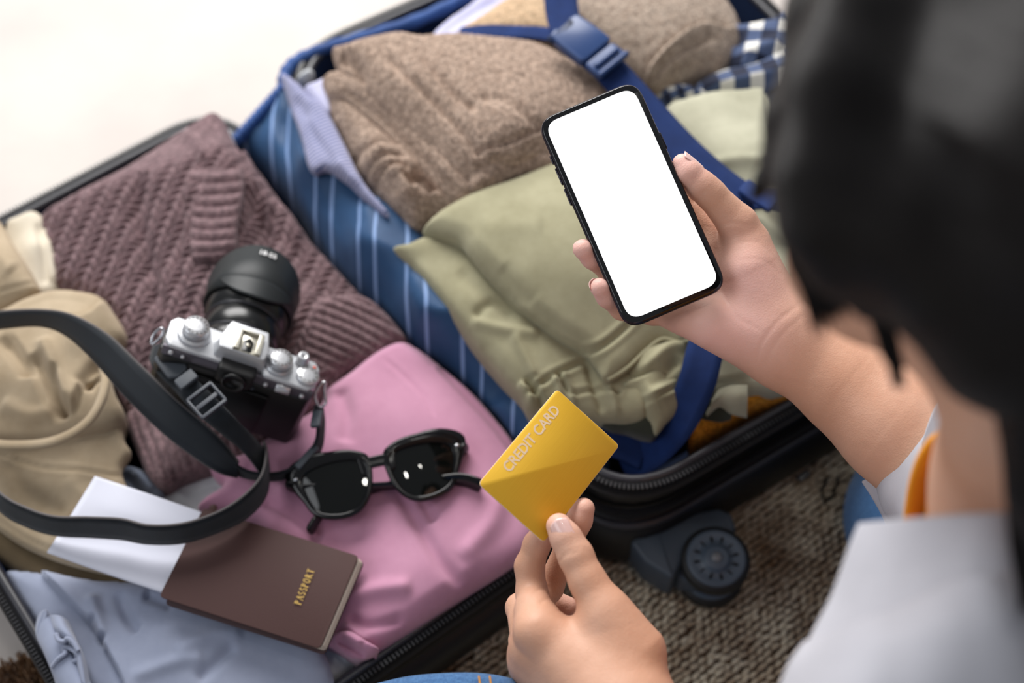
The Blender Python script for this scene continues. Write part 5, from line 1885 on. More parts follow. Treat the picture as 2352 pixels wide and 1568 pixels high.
for a in (-24, -18, -12, 10, 16, 22):
    v, ff = box(0, .0225, .0307, .0016, .0028, .0003)
    c, s = math.cos(math.radians(a)), math.sin(math.radians(a))
    q.append((v @ np.array([[c, 0, -s], [0, 1, 0], [s, 0, c]]), ff))
V, Fc = join(q)
o = mesh('scale_marks', T(V + LC), Fc, M['mark_white'], lens, smooth=False)
o['kind'] = 'stuff'
V, Fc = lathe([(.021, -.066), (.015, -.070), (.0001, -.072)], 40, 'y')
mesh('front_element', T(V + LC), Fc, M['glass_dark'], lens)
# petal hood
nh = 96
rows = []
for r_, base in ((.0345, 0), (.0335, 1)):
    pass
A = np.linspace(0, 2 * math.pi, nh, endpoint=False)
# petals: long at top and bottom, short at the sides; the rear edge of the top petal sweeps back
lenf = .086 + .020 * np.abs(np.sin(A)) ** 1.0
rear = .066 - .006 * np.clip(np.sin(A), 0, 1) ** 2
hood = []
for prof in ((.0338, 0), (.0352, 0), (.0352, .4), (.0368, 1), (.0352, 1), (.0328, .3), (.0325, 0)):
    r_, t_ = prof
    y_ = rear + (lenf - rear) * t_
    hood.append(np.stack([r_ * np.cos(A), y_, r_ * np.sin(A)], 1))
V = np.concatenate(hood)
Fc = []
for k in range(len(hood)):
    k2 = (k + 1) % len(hood)
    for i in range(nh):
        j = (i + 1) % nh
        Fc.append((k * nh + i, k2 * nh + i, k2 * nh + j, k * nh + j))
hood_o = mesh('lens_hood', T(V * np.array([1, 1, 1]) + LC), Fc, M['hood_black'], camo)
# top shield of the hood that reaches back over the barrel
ap = np.radians(np.linspace(38, 142, 27))
G = []
for kk in range(9):
    t_ = kk / 8
    row = []
    for a in ap:
        u_ = (a - math.pi / 2) / math.radians(52)
        back = .052 + .018 * abs(u_) ** 2.2
        y_ = back + (.072 - back) * t_
        row.append((.0358 * math.cos(a), y_, .0358 * math.sin(a)))
    G.append(row)
V, Fc, uv = grid_sheet(np.array(G), 1, .0014)
mesh('hood_shield', T(V + LC), Fc, M['hood_black'], hood_o)
v, ff = text_mesh('18-55', .0062)
v = np.stack([v[:, 0], v[:, 1] + .098, v[:, 2] + .0372 - 13 * v[:, 0] ** 2], 1)
mesh('white_marking', T(v + LC), ff, M['mark_white'], hood_o, smooth=False)
# strap lugs and rings
for s in (-1, 1):
    V, Fc = lathe([(.0025, 0), (.0025, .004), (.003, .0045), (.001, .005)], 16, 'x')
    V = V * np.array([-s, 1, 1]) + np.array([s * .058, .002, -.007])
    mesh('strap_lug', T(V), Fc, M['chrome'], camo)
    if s > 0:
        tri = [(.0635, .001, -.006), (.066, -.005, -.010), (.0695, -.010, -.0155), (.067, -.0135, -.019), (.063, -.011, -.017), (.060, -.007, -.012)]
    else:
        tri = [(-.061, .001, -.006), (-.064, .000, -.008), (-.066, -.004, -.012), (-.065, -.008, -.016), (-.062, -.006, -.013), (-.060, -.002, -.009)]
    V, Fc = tube(catmull(np.array(tri), 5, closed=True), .0011, 7, closed=True)
    mesh('split_ring', T(V), Fc, M['chrome'], camo)

# strap: part of the camera
def sband(name, rows, mat, th_=.0022, lab=None, par=camo):
    return ribbon(name, [(P(*a), P(*b)) for a, b in rows], mat, par, th_, 10, lab)


# upper sweep: (far edge), (near edge)
up = [((-90, 732, .205), (-90, 768, .185)), ((0, 716, .212), (0, 754, .192)), ((95, 712, .218), (90, 748, .198)), ((165, 724, .222), (150, 768, .202)), ((245, 768, .222), (212, 822, .204)), ((320, 838, .216), (285, 905, .198)), ((400, 915, .204), (370, 988, .186)), ((470, 975, .190), (440, 1043, .174)), ((515, 1020, .176), (500, 1082, .164)), ((548, 1062, .164), (545, 1095, .154))]
sband('neck_strap', up, M['strap_leather'])
for idx in (0, 1):
    path = catmull(np.array([P(*r[idx]) for r in up]), 8)
    V, Fc = tube(path, .0011, 6)
    mesh('strap_edge', V, Fc, M['strap_edge'], camo)
low = [((-80, 1050, .150), (-80, 1075, .142)), ((0, 1132, .164), (0, 1172, .146)), ((60, 1166, .168), (60, 1208, .148)), ((125, 1186, .172), (125, 1228, .152)), ((205, 1188, .176), (205, 1233, .154)), ((280, 1192, .178), (280, 1238, .155)), ((340, 1206, .178), (340, 1248, .156)), ((420, 1202, .178), (420, 1246, .157)), ((500, 1176, .178), (500, 1222, .156)), ((560, 1138, .178), (565, 1190, .153)), ((600, 1092, .176), (608, 1142, .150)), ((612, 1040, .172), (618, 1085, .148)), ((606, 1015, .166), (610, 1050, .148))]
sband('neck_strap', low, M['strap_back'])
path = catmull(np.array([P(*r[0]) for r in low]), 8)
V, Fc = tube(path, .0011, 6)
mesh('strap_edge', V, Fc, M['strap_edge'], camo)
thin = [((540, 1065, .165), (540, 1090, .152)), ((575, 1082, .158), (575, 1100, .148)), ((620, 1086, .156), (620, 1104, .146)), ((660, 1078, .158), (660, 1098, .147)), ((700, 1052, .160), (708, 1075, .148)), ((725, 1010, .166), (738, 1030, .152)), ((728, 965, .178), (745, 975, .164)), ((722, 930, .188), (742, 935, .178))]
sband('webbing', thin, M['strap_back'], .0018)
V, Fc = rprism([(-.004, -.007), (.004, -.007), (.004, .007), (-.004, .007)], -.002, .002, .001, .0008)
mesh('strap_keeper', tf(frame(P(728, 962, .184), (1, -.1, .3), (.1, 1, 0), (-.3, 0, 1)), V), Fc, M['strap_plastic'], camo)
V, Fc = rprism([(-.003, -.011), (.003, -.011), (.003, .011), (-.003, .011)], -.002, .002, .001, .0008)
mesh('strap_keeper', tf(frame(P(705, 1050, .160), (.75, -.6, .1), (.6, .75, .1), (-.1, 0, 1)), V), Fc, M['strap_plastic'], camo)
# left hand webbing with leather tab, loop and ladder lock
web = [((352, 795, .205), (385, 785, .212)), ((345, 830, .208), (385, 822, .215)), ((365, 860, .212), (405, 835, .220)), ((400, 895, .216), (440, 862, .224)), ((440, 940, .216), (480, 900, .224)), ((500, 990, .206), (530, 950, .214)), ((560, 1040, .182), (580, 1000, .188)), ((600, 1090, .152), (615, 1040, .156))]
sband('webbing', web, M['strap_back'], .0018)
tb = frame(P(393, 834, .222), P(430, 880, .22) - P(390, 835, .22), P(425, 815, .22) - P(385, 845, .22), (0, 0, 1))
V, Fc = rprism([(-.012, -.008), (.009, -.009), (.014, -.003), (.013, .006), (.004, .009), (-.012, .008)], -.0015, .0018, .003, .001)
mesh('leather_tab', tf(tb, V), Fc, M['strap_plastic'], camo)
V, Fc = rprism([(-.005, -.008), (.005, -.008), (.005, .008), (-.005, .008)], -.002, .002, .002, .001)
mesh('strap_keeper', tf(frame(P(428, 872, .228), tb[1][:, 0], tb[1][:, 1], (0, 0, 1)), V), Fc, M['strap_plastic'], camo)
lad = [box(-.0095, 0, 0, .003, .022, .003, .0006), box(0, 0, -.001, .004, .020, .002, .0006), box(.0095, 0, 0, .003, .022, .003, .0006), box(0, .0105, 0, .020, .0022, .003, .0006), box(0, -.0105, 0, .020, .0022, .003, .0006)]
V, Fc = join(lad)
mesh('ladder_lock', tf(frame(P(475, 920, .230), tb[1][:, 0], tb[1][:, 1], (0, 0, 1)), V), Fc, M['button'], camo)

# ------------------------------------------------------------------ woman
def C(px, py, d, r):
    return (Q(px, py, d), r)


# ---- right hand (holds the phone), fingers as separate chains
RH_f = {
    'index': [C(1650, 560, .962, .0105), C(1560, 430, .975, .0088), C(1500, 375, .974, .0080), C(1455, 335, .968, .0070)],
    'middle': [C(1625, 600, .962, .0110), C(1490, 520, .978, .0090), C(1425, 485, .976, .0082), C(1385, 455, .968, .0072)],
    'ring': [C(1600, 655, .958, .0108), C(1475, 655, .975, .0088), C(1402, 622, .960, .0080), C(1362, 590, .9415, .0076), C(1339, 572, .9335, .0066)],
    'pinky': [C(1580, 725, .948, .0100), C(1500, 718, .962, .0080), C(1428, 708, .9485, .0074), C(1396, 680, .936, .0072), C(1377, 660, .9285, .0062)],
    'thumb': [C(1755, 690, .955, .0205), C(1716, 560, .949, .0150), C(1695, 515, .946, .0128), C(1632, 445, .9405, .0098), C(1612, 428, .9395, .0098), C(1580, 396, .938, .0086), C(1567, 376, .938, .0066)],
}
RH_palm = [
    (Q(1790, 760, .955), Q(1640, 590, .962), .026, .0125),
    (Q(1790, 770, .957), Q(1600, 670, .961), .026, .0135),
    (Q(1780, 785, .955), Q(1580, 725, .950), .0255, .0130),
    (Q(1765, 790, .950), Q(1640, 745, .942), .0200, .0150),
    (Q(1770, 730, .948), Q(1720, 620, .944), .0230, .0180),
]
RH_arm = [(Q(1795, 765, .955), .0262), (Q(1850, 815, .955), .0272), (Q(1950, 885, .950), .0318), (Q(2060, 970, .940), .0385), (Q(2200, 1085, .925), .0440), (Q(2320, 1180, .900), .0450)]

# ---- left hand (pinches the card)
LH_f = {
    'index': [C(1232, 1450, .852, .0120), C(1226, 1400, .868, .0112), C(1222, 1362, .883, .0096), C(1216, 1300, .886, .0088), C(1233, 1250, .885, .0080), C(1262, 1205, .882, .0072)],
    'middle': [C(1225, 1490, .862, .0120), C(1218, 1410, .893, .0098), C(1262, 1350, .905, .0084), C(1305, 1255, .900, .0080), C(1330, 1195, .893, .0078), C(1341, 1168, .891, .0068)],
    'ring': [C(1222, 1515, .868, .0115), C(1195, 1395, .905, .0088), C(1250, 1375, .925, .0080), C(1305, 1395, .925, .0070)],
    'pinky': [C(1222, 1530, .872, .0110), C(1200, 1470, .905, .0082), C(1240, 1450, .920, .0075), C(1290, 1450, .920, .0065)],
    'thumb': [C(1450, 1500, .850, .0210), C(1390, 1405, .853, .0150), C(1350, 1335, .857, .0110), C(1322, 1275, .861, .0104), C(1300, 1235, .8635, .0092), C(1284, 1208, .866, .0078)],
}
LH_palm = [
    (Q(1430, 1640, .835), Q(1238, 1450, .857), .028, .0130),
    (Q(1430, 1640, .840), Q(1228, 1495, .866), .028, .0140),
    (Q(1420, 1650, .845), Q(1226, 1525, .872), .027, .0140),
    (Q(1440, 1600, .842), Q(1400, 1450, .852), .026, .0170),
    (Q(1390, 1540, .850), Q(1270, 1450, .860), .022, .0110),
]
LH_arm = [(Q(1430, 1640, .838), .0275), (Q(1470, 1720, .825), .0275), (np.array([.085, .170, .30]), .038), (np.array([.10, .10, .32]), .045)]

# ---- body joints
NECK = Q(2450, 1120, .640)
HEAD = Q(2440, 270, .540)
hup = nrm(.45 * cR + .85 * cU - .15 * cF)
fdir = -.85 * cR + .45 * cU + 2.0 * cF
fdir = nrm(fdir - hup * (fdir @ hup))
hside = np.cross(fdir, hup)               # towards her right
HR = np.stack([hside, fdir, hup], 1)       # local: x right, y forward, z up


def HL(x, y, z):
    return HEAD + HR @ np.array([x, y, z])


SHR = np.array([.345, .405, .485])
SHL = np.array([.165, .100, .470])
ELR = RH_arm[-1][0]
HIP = np.array([.44, .10, .14])


def hand_field(X, fingers, palm, k=.010):
    d = None
    for a, b, ra, rb in palm:
        e = sd_cone(X, a, b, ra, rb)
        d = e if d is None else smin(d, e, .010)
    ff = None
    for nme, ch in fingers.items():
        e = sd_chain(X, ch, .0035)
        ff = e if ff is None else smin(ff, e, .0012)
    return smin(d, ff, k)


def arm_field(X, ch):
    return sd_chain(X, ch, .012)


def creases(X, d, lines):
    """shallow skin folds on the side that faces up"""
    k = np.abs(d) < .006
    if not k.any():
        return d
    px = proj(X[k])
    g = np.zeros(k.sum())
    for pl_, amp, wd in lines:
        dd, _, _, par = seg_dist(px, catmull(np.array(pl_, float), 5), False)
        g += amp * np.exp(-(dd / wd) ** 2) * np.clip(np.minimum(par, 1 - par) / .2, 0, 1)
    d = d.copy()
    d[k] += g
    return d


CR_R = [([(1652, 600), (1656, 660), (1690, 725), (1760, 765)], .0003, 5), ([(1738, 835), (1746, 795), (1785, 740), (1842, 695)], .0004, 5), ([(1756, 845), (1772, 805), (1800, 765), (1850, 720)], .0003, 5),
        ([(1590, 468), (1606, 452), (1622, 436)], .0004, 5), ([(1648, 520), (1680, 512), (1722, 520)], .0003, 5), ([(1500, 752), (1540, 742), (1550, 775)], .0003, 5), ([(1600, 790), (1604, 815)], .0002, 5), ([(1680, 560), (1740, 556), (1775, 590)], .0002, 5), ([(1690, 600), (1750, 596), (1800, 640)], .0002, 5)]
CR_L = [([(1283, 1292), (1300, 1276), (1336, 1264)], .0004, 4), ([(1288, 1280), (1304, 1266), (1332, 1256)], .0003, 4), ([(1216, 1372), (1236, 1354), (1266, 1350)], .0004, 4), ([(1234, 1392), (1258, 1374), (1288, 1392)], .0004, 4), ([(1340, 1262), (1352, 1262)], .0002, 4), ([(1280, 1405), (1310, 1392)], .0003, 5)]


def fR(X):
    d = hand_field(X, RH_f, RH_palm)
    return creases(X, smin(d, arm_field(X, RH_arm), .014), CR_R)


def fL(X):
    d = hand_field(X, LH_f, LH_palm, .009)
    return creases(X, smin(d, arm_field(X, LH_arm), .014), CR_L)


def f_body(X):
    d = sd_ell(X, HL(0, -.008, .030), (.074, .094, .080), HR)                 # cranium
    d = smin(d, sd_ell(X, HL(0, .028, -.030), (.058, .062, .075), HR), .03)   # face block
    d = smin(d, sd_ell(X, HL(0, .058, -.088), (.026, .026, .022), HR), .03)   # chin
    for s in (-1, 1):
        d = smin(d, sd_cone(X, HL(s * .055, -.005, -.045), HL(s * .022, .055, -.085), .016, .014), .02)   # jaw
        d = smin(d, sd_ell(X, HL(s * .040, .066, -.022), (.018, .016, .016), HR), .016)                    # cheek
        d = smax(d, -sd_ell(X, HL(s * .031, .094, .006), (.015, .012, .010), HR), .012)                    # socket
        d = smin(d, sd_ell(X, HL(s * .031, .0795, .006), (.012, .0115, .0115), HR), .002)                  # eye
        d = smin(d, sd_ell(X, HL(s * .076, -.010, -.008), (.007, .018, .030), HR), .006)                   # ear
        d = smin(d, sd_ell(X, HL(s * .009, .094, -.034), (.007, .008, .006), HR), .006)                    # nostril wing
    d = smin(d, sd_cone(X, HL(0, .088, .006), HL(0, .103, -.028), .006, .009), .010)                       # nose
    d = smin(d, sd_ell(X, HL(0, .088, -.053), (.021, .008, .0055), HR), .005)                              # lips
    d = smin(d, sd_ell(X, HL(0, .086, -.062), (.018, .008, .006), HR), .004)
    d = smin(d, sd_cone(X, NECK, HL(0, -.030, -.050), .047, .050), .025)                                  # neck
    mid = (SHR + SHL) / 2
    d = smin(d, sd_cone(X, NECK - [0, 0, .01], mid + [0.02, -.01, -.02], .050, .075), .04)
    d = smin(d, sd_cone(X, SHL, SHR, .048, .048), .05)
    d = smin(d, sd_cone(X, mid + [.04, -.03, -.06], mid + [.10, -.07, -.2], .100, .095), .06)
    d = smin(d, sd_cone(X, mid + [.10, -.07, -.2], HIP, .095, .12), .06)
    d = smin(d, sd_cone(X, SHR, ELR, .045, .043), .03)
    d = smin(d, sd_cone(X, SHL, LH_arm[-1][0], .045, .043), .03)
    return d


def both(X):
    d = f_body(X)
    return smin(d, smin(sd_chain(X, RH_arm[-3:], .012), sd_chain(X, LH_arm[-2:], .012), .01), .01)


woman = root('person', HIP * [1, 1, 0], 'woman with black hair in a white shirt and jeans holding the phone and card', 'person')
lo = lambda pts, m: np.min(pts, 0) - m
hi = lambda pts, m: np.max(pts, 0) + m
ptsR = np.array([p for c in RH_f.values() for p, r in c] + [p for p, r in RH_arm[:-1]] + [p[0] for p in RH_palm])
ptsL = np.array([p for c in LH_f.values() for p, r in c] + [p for p, r in LH_arm[:-1]] + [p[0] for p in LH_palm])
pr = surface(fR, lo(ptsR, .055), hi(ptsR, .055), .0014)
pl = surface(fL, lo(ptsL, .05), hi(ptsL, .05), .0014)
pb = surface(both, np.array([-.05, -.15, .04]), np.array([.62, .62, .90]), .0052)
V, Fc = join([pr, pl, pb])
body = mesh('body', V, Fc, M['skin'], woman)
# blush weights: palm and fingertips are pinker
bl = np.zeros(len(V))
for c in (Q(1700, 740, .925), Q(1640, 780, .925), Q(1710, 650, .925)):
    bl = np.maximum(bl, .75 * np.exp(-(((V - c) ** 2).sum(1)) / .032 ** 2))
for ch in list(RH_f.values()):
    bl = np.maximum(bl, .8 * np.exp(-(((V - ch[-1][0]) ** 2).sum(1)) / .018 ** 2))
for ch in list(LH_f.values()):
    bl = np.maximum(bl, .45 * np.exp(-(((V - ch[-1][0]) ** 2).sum(1)) / .012 ** 2))
at = body.data.attributes.new('blush', 'FLOAT', 'POINT')
at.data.foreach_set('value', bl.astype(np.float32))


def nail(name, tip, base, normal, wd, ln, curve=.35, lift=.0005):
    """curved plate: tip and base positions on the finger back, normal pointing out"""
    ax = nrm(tip - base)
    nz_ = nrm(normal - ax * (normal @ ax))
    sx_ = np.cross(ax, nz_)
    G = []
    for i in range(7):
        t = i / 6
        row = []
        for j in range(7):
            u = (j / 6 - .5) * 2
            ww = wd / 2 * (1 - .12 * (1 - t)) * (1 if 0 < i < 6 else .9)
            endr = (1 - u * u) * .16 * (1 if t > .5 else -1) * (abs(t - .5) * 2) ** 2
            p = base + ax * ln * (t + endr) + sx_ * ww * u + nz_ * (lift - wd * curve * u * u * .55 - ln * .10 * (t - .4) ** 2)
            row.append(p)
        G.append(row)
    V, Fc, uv = grid_sheet(G, 2, .0005)
    return mesh(name, V, Fc, M['nail'], body)


toC = -cF
# left thumb nail facing the camera
b_ = Q(1305, 1240, .8635) + toC * .0096
t_ = Q(1281, 1198, .866) + toC * .0090
nail('nail', t_, b_, toC + .12 * cR * -1, .0125, .0135)
# right thumb nail at the outer side
b_ = Q(1592, 402, .939)
t_ = Q(1564, 372, .938)
nrm_r = nrm(cR * .62 + cU * .70 + toC * .25)
nail('nail', t_ + nrm_r * .0068, b_ + nrm_r * .0080, nrm_r, .0115, .0125)
for tip, base in ((Q(1339, 572, .9335), Q(1354, 583, .939)), (Q(1377, 660, .9285), Q(1388, 671, .933))):
    nl = nrm(-cR * .85 + cU * .35 - cF * .05)
    nail('nail', tip + nl * .0058, base + nl * .0066, nl, .0088, .0070, lift=.0006)
# right thumb and left middle nails out of view are kept too
nail('nail', Q(1341, 1168, .891) - toC * .0064, Q(1331, 1192, .8925) - toC * .0072, -toC, .0095, .0095)
# eyes, lips
for s in (-1, 1):
    V, Fc = lathe([(.0001, .0), (.0045, -.0002), (.0058, -.0012)], 20)
    F_ = (HL(s * .031, .0915, .006), np.stack([HR[:, 0], -HR[:, 2], HR[:, 1]], 1))
    mesh('iris', tf(F_, V * [1, 1, 1]), Fc, M['mark_black'], body)
V, Fc = tube(catmull([HL(-.022, .090, -.057), HL(-.010, .096, -.0545), HL(0, .0965, -.056), HL(.010, .096, -.0545), HL(.022, .090, -.057)], 5), [.001, .002, .003, .0035, .004, .004, .004, .0042, .0042, .0042, .004, .0042, .0042, .0042, .004, .004, .004, .0035, .003, .002, .001], 8, flat=1.2)
mesh('lips', V, Fc, plain('lips', lin(186, 98, 96), .45), body)

# ---- clothes: loose shells around the torso
mid = (SHR + SHL) / 2


def f_tee(X):
    d = sd_cone(X, SHL, SHR, .056, .056)
    d = smin(d, sd_cone(X, mid + [.04, -.03, -.06], mid + [.10, -.07, -.2], .110, .105), .06)
    d = smin(d, sd_cone(X, mid + [.10, -.07, -.2], HIP, .105, .128), .06)
    d = smin(d, sd_cone(X, NECK - [0, 0, .02], mid + [0.02, -.01, -.02], .062, .085), .03)
    # neck opening
    d = smax(d, -sd_cone(X, NECK + [-.015, .02, -.02], HL(0, -.03, -.05), .060, .075), .006)
    return d


V, Fc = surface(f_tee, np.array([.0, -.12, .05]), np.array([.62, .60, .66]), .0050)
mesh('mustard_top', V, Fc, M['mustard_tee'], woman, uv=V[:, :2])
# neckline band of the mustard top, near side catches the light
nb_ = catmull([Q(2106, 1212, .712), Q(2112, 1160, .708), Q(2124, 1100, .704), Q(2145, 1048, .700), Q(2178, 1008, .698), Q(2230, 990, .700), Q(2300, 990, .70)], 6)
prs = [(p + (-cR * .006 + cU * .002), p + cR * .010 - cU * .003 + cF * .012) for p in nb_]
ribbon('neckline', prs, M['mustard_tee'], woman, .003, 3)
G = [[Q(2118, 1215, .712), Q(2165, 1235, .70), Q(2240, 1240, .68)], [Q(2128, 1130, .712), Q(2180, 1150, .715), Q(2235, 1170, .70)], [Q(2150, 1060, .708), Q(2185, 1090, .715), Q(2220, 1130, .70)], [Q(2178, 1015, .700), Q(2200, 1035, .705), Q(2218, 1060, .70)]]
V, Fc, uv = grid_sheet(G, 6, .002)
mesh('top_front', V, Fc, M['mustard_tee'], woman, uv=uv)


def f_shirt(X):
    d = sd_cone(X, SHL, SHR, .066, .066)
    d = smin(d, sd_cone(X, mid + [.06, -.04, -.06], mid + [.12, -.08, -.2], .118, .118), .06)
    d = smin(d, sd_cone(X, mid + [.12, -.08, -.2], HIP, .118, .140), .06)
    d = smin(d, sd_cone(X, NECK + [.02, -.02, -.05], mid + [0.02, -.01, -.02], .066, .085), .04)
    d = smin(d, sd_cone(X, SHL, LH_arm[-1][0], .062, .066), .03)
    d = smin(d, sd_cone(X, SHR, ELR, .062, .064), .03)
    d = smin(d, sd_chain(X, [(ELR, .064), (Q(2215, 1085, .925), .056)], .01), .01)
    n = noise3(X, 14) * .004 + noise3(X, 34) * .0015
    d = d + n
    # open front and collar
    d = smax(d, -sd_cone(X, NECK + [-.02, .02, -.04], HL(0, .0, -.03), .066, .085), .006)
    d = smax(d, -sd_cone(X, NECK + [-.10, .08, -.05], mid + [-.10, .07, -.22], .055, .075), .01)
    return d


V, Fc = surface(f_shirt, np.array([-.05, -.15, .05]), np.array([.62, .62, .66]), .0050)
mesh('shirt', V, Fc, M['white_shirt'], woman, uv=V[:, :2])

# near shirt front with its broad lapel: a sheet from collar to hem at the left of the view
G = [[Q(1978, 1204, .640), Q(2060, 1196, .610), Q(2160, 1188, .585), Q(2270, 1182, .570), Q(2330, 1182, .575), Q(2420, 1190, .60)],
     [Q(1955, 1260, .640), Q(2050, 1280, .598), Q(2160, 1290, .570), Q(2260, 1290, .555), Q(2340, 1285, .56), Q(2460, 1290, .60)],
     [Q(1915, 1370, .645), Q(2020, 1400, .585), Q(2150, 1410, .555), Q(2270, 1410, .545), Q(2370, 1410, .55), Q(2500, 1410, .59)],
     [Q(1860, 1480, .650), Q(1980, 1500, .580), Q(2120, 1510, .548), Q(2260, 1520, .540), Q(2400, 1520, .545), Q(2540, 1520, .58)],
     [Q(1800, 1640, .655), Q(1940, 1680, .570), Q(2100, 1690, .545), Q(2260, 1690, .540), Q(2420, 1690, .545), Q(2560, 1690, .58)]]
V, Fc, uv = grid_sheet(G, 8, .003)
mesh('collar', V, Fc, M['white_shirt'], woman, uv=uv)
G = [[Q(1850, 1478, .650), Q(1960, 1440, .575), Q(2090, 1390, .560), Q(2200, 1340, .548), Q(2300, 1320, .545), Q(2440, 1320, .58)],
     [Q(1815, 1530, .640), Q(1950, 1510, .560), Q(2090, 1480, .540), Q(2220, 1450, .532), Q(2350, 1430, .535), Q(2480, 1430, .57)],
     [Q(1780, 1620, .640), Q(1920, 1640, .550), Q(2080, 1640, .530), Q(2240, 1640, .525), Q(2400, 1640, .53), Q(2540, 1640, .57)],
     [Q(1700, 1800, .640), Q(1900, 1800, .560), Q(2080, 1800, .54), Q(2240, 1800, .535), Q(2400, 1800, .54), Q(2560, 1800, .58)]]
V, Fc, uv = grid_sheet(G, 8, .003)
mesh('shoulder_yoke', V, Fc, M['white_shirt'], woman, uv=uv)
# turned-up cuff under the right elbow
G = [[Q(1980, 1105, .955), Q(2010, 1092, .95), Q(2050, 1120, .945)],
     [Q(2010, 1150, .955), Q(2045, 1140, .945), Q(2080, 1170, .94)],
     [Q(2035, 1200, .955), Q(2070, 1190, .945), Q(2120, 1215, .93)],
     [Q(2050, 1260, .955), Q(2090, 1250, .945), Q(2150, 1260, .93)]]
V, Fc, uv = grid_sheet(G, 6, .0025)
mesh('cuff', V, Fc, M['white_shirt'], woman, uv=uv)
G = [[Q(2122, 1015, .875), Q(2140, 960, .86), Q(2160, 920, .85), Q(2200, 900, .85)],
     [Q(2122, 1060, .875), Q(2160, 1030, .85), Q(2190, 1000, .84), Q(2240, 980, .84)],
     [Q(2128, 1120, .88), Q(2170, 1110, .85), Q(2220, 1090, .84), Q(2280, 1080, .84)],
     [Q(2120, 1200, .88), Q(2170, 1190, .85), Q(2220, 1190, .84), Q(2280, 1190, .84)]]
V, Fc, uv = grid_sheet(G, 6, .0025)
mesh('sleeve', V, Fc, M['white_shirt'], woman, uv=uv)

# jeans: thighs and knees
def f_jean(X):
    kl_ = P(1045, 1812, .235)
    d = sd_cone(X, HIP, kl_, .10, .062)
    d = smin(d, sd_cone(X, kl_, np.array([.22, .02, .07]), .060, .05), .03)
    kr_ = P(2040, 1165, .10)
    d = smin(d, sd_cone(X, HIP + [.05, .1, 0], kr_ + [.045, .005, -.03], .10, .068), .03)
    d = smin(d, sd_cone(X, kr_ + [.045, .005, -.03], np.array([.62, .30, .06]), .06, .05), .03)
    return smax(d, -(X[:, 2] - .012), .004)


V, Fc = surface(f_jean, np.array([-.15, -.15, .0]), np.array([.75, .72, .36]), .0048)
mesh('jeans', V, Fc, M['denim'], woman, uv=V[:, :2])
kp_ = [(868, 1572, .262), (940, 1556, .275), (1020, 1549, .285), (1100, 1549, .285), (1170, 1560, .278), (1230, 1580, .262)]
kA = catmull(PX3(kp_), 8)
prs = [(p, p + np.array([.0, -.022, .010])) for p in kA]
jb = ribbon('jeans_fold', prs, M['denim'], woman, .003, 1)
for k_, x_ in enumerate((1102, 1127)):
    st_ = catmull(PX3([(x_ - 2, 1553, .290), (x_ + 1, 1575, .295), (x_ + 2, 1610, .30)]), 4)
    V, Fc = tube(st_, .0007, 6)
    mesh('stitching', V, Fc, plain('thread', lin(176, 122, 50), .7), woman)

# ---- hair
EARL = HL(-.076, -.010, -.008)
tie = Q(2425, 545, .475)


CURT1 = [C(1985, 30, .500, .019), C(1935, 200, .500, .020), C(1895, 400, .500, .0175), C(1895, 515, .502, .0145), C(1930, 610, .506, .0095), C(1985, 710, .512, .0035)]
CURT2 = [C(1985, 440, .500, .016), C(2080, 540, .498, .017), C(2180, 660, .498, .020), C(2290, 790, .500, .021), C(2400, 850, .500, .022)]


def f_hair(X):
    q = (X - HEAD) @ HR
    d = sd_ell(X, HL(0, -.014, .034), (.092, .108, .096), HR)
    d = smin(d, sd_ell(X, HL(0, -.060, -.020), (.075, .060, .070), HR), .03)
    for s in (-1, 1):
        d = smin(d, sd_cone(X, HL(s * .062, -.010, .03), HL(s * .060, -.030, -.055), .034, .028), .02)
    # face window
    d = smax(d, -sd_ell(X, HL(0, .125, -.045), (.050, .070, .085), HR), .02)
    # side locks hanging in front of the ears
    for s in (-1, 1):
        lock = sd_chain(X, [(HL(s * .070, .045, .045), .026), (HL(s * .078, .050, -.005), .018), (HL(s * .076, .048, -.045), .008), (HL(s * .070, .050, -.080), .003)], .01)
        d = smin(d, lock, .015)
    d = smin(d, sd_cone(X, HL(-.04, -.07, -.02), tie, .045, .020), .03)
    # curtain of hair at the near side of the face, tied back
    d = smin(d, sd_chain(X, CURT1, .01), .015)
    d = smin(d, sd_chain(X, CURT2, .01), .015)
    return d


V, Fc = surface(f_hair, HEAD - .22, HEAD + .22, .0040)
q = (V - HEAD) @ HR
uvh = np.stack([q[:, 1] * .5 + q[:, 2], np.arctan2(q[:, 0], q[:, 2] + .1)], 1)
hair_o = mesh('hair', V, Fc, M['hair'], woman, uv=uvh)
# tail behind the tie, falling over the back
tail = catmull([tie, Q(2450, 640, .475), Q(2450, 800, .49), Q(2440, 980, .51), Q(2445, 1150, .515), Q(2460, 1300, .515), Q(2480, 1450, .51)], 8)
rt = np.interp(np.linspace(0, 1, len(tail)), [0, .1, .35, .7, 1], [.012, .020, .026, .020, .004])
V, Fc = tube(tail, rt, 20, flat=.8)
n_ = 20
V = V + (noise3(V, 90) * .0015)[:, None]
mesh('ponytail', V, Fc, M['hair'], hair_o, uv=np.stack([np.arange(len(V)) // n_ * .01, (np.arange(len(V)) % n_) / 8.0], 1))
# strands
hr = random.Random(11)
Vs, Fs, n = [], [], 0


def strand(pts, r0, k=7):
    global n
    path = catmull(np.array(pts), 5)
    rr_ = np.interp(np.linspace(0, 1, len(path)), [0, .7, 1], [r0, r0, r0 * .2])
    V, Fc = tube(path, rr_, 5, cap=False)
    Vs.append(V)
    Fs.extend([tuple(q + n for q in f) for f in Fc])
    n += len(V)


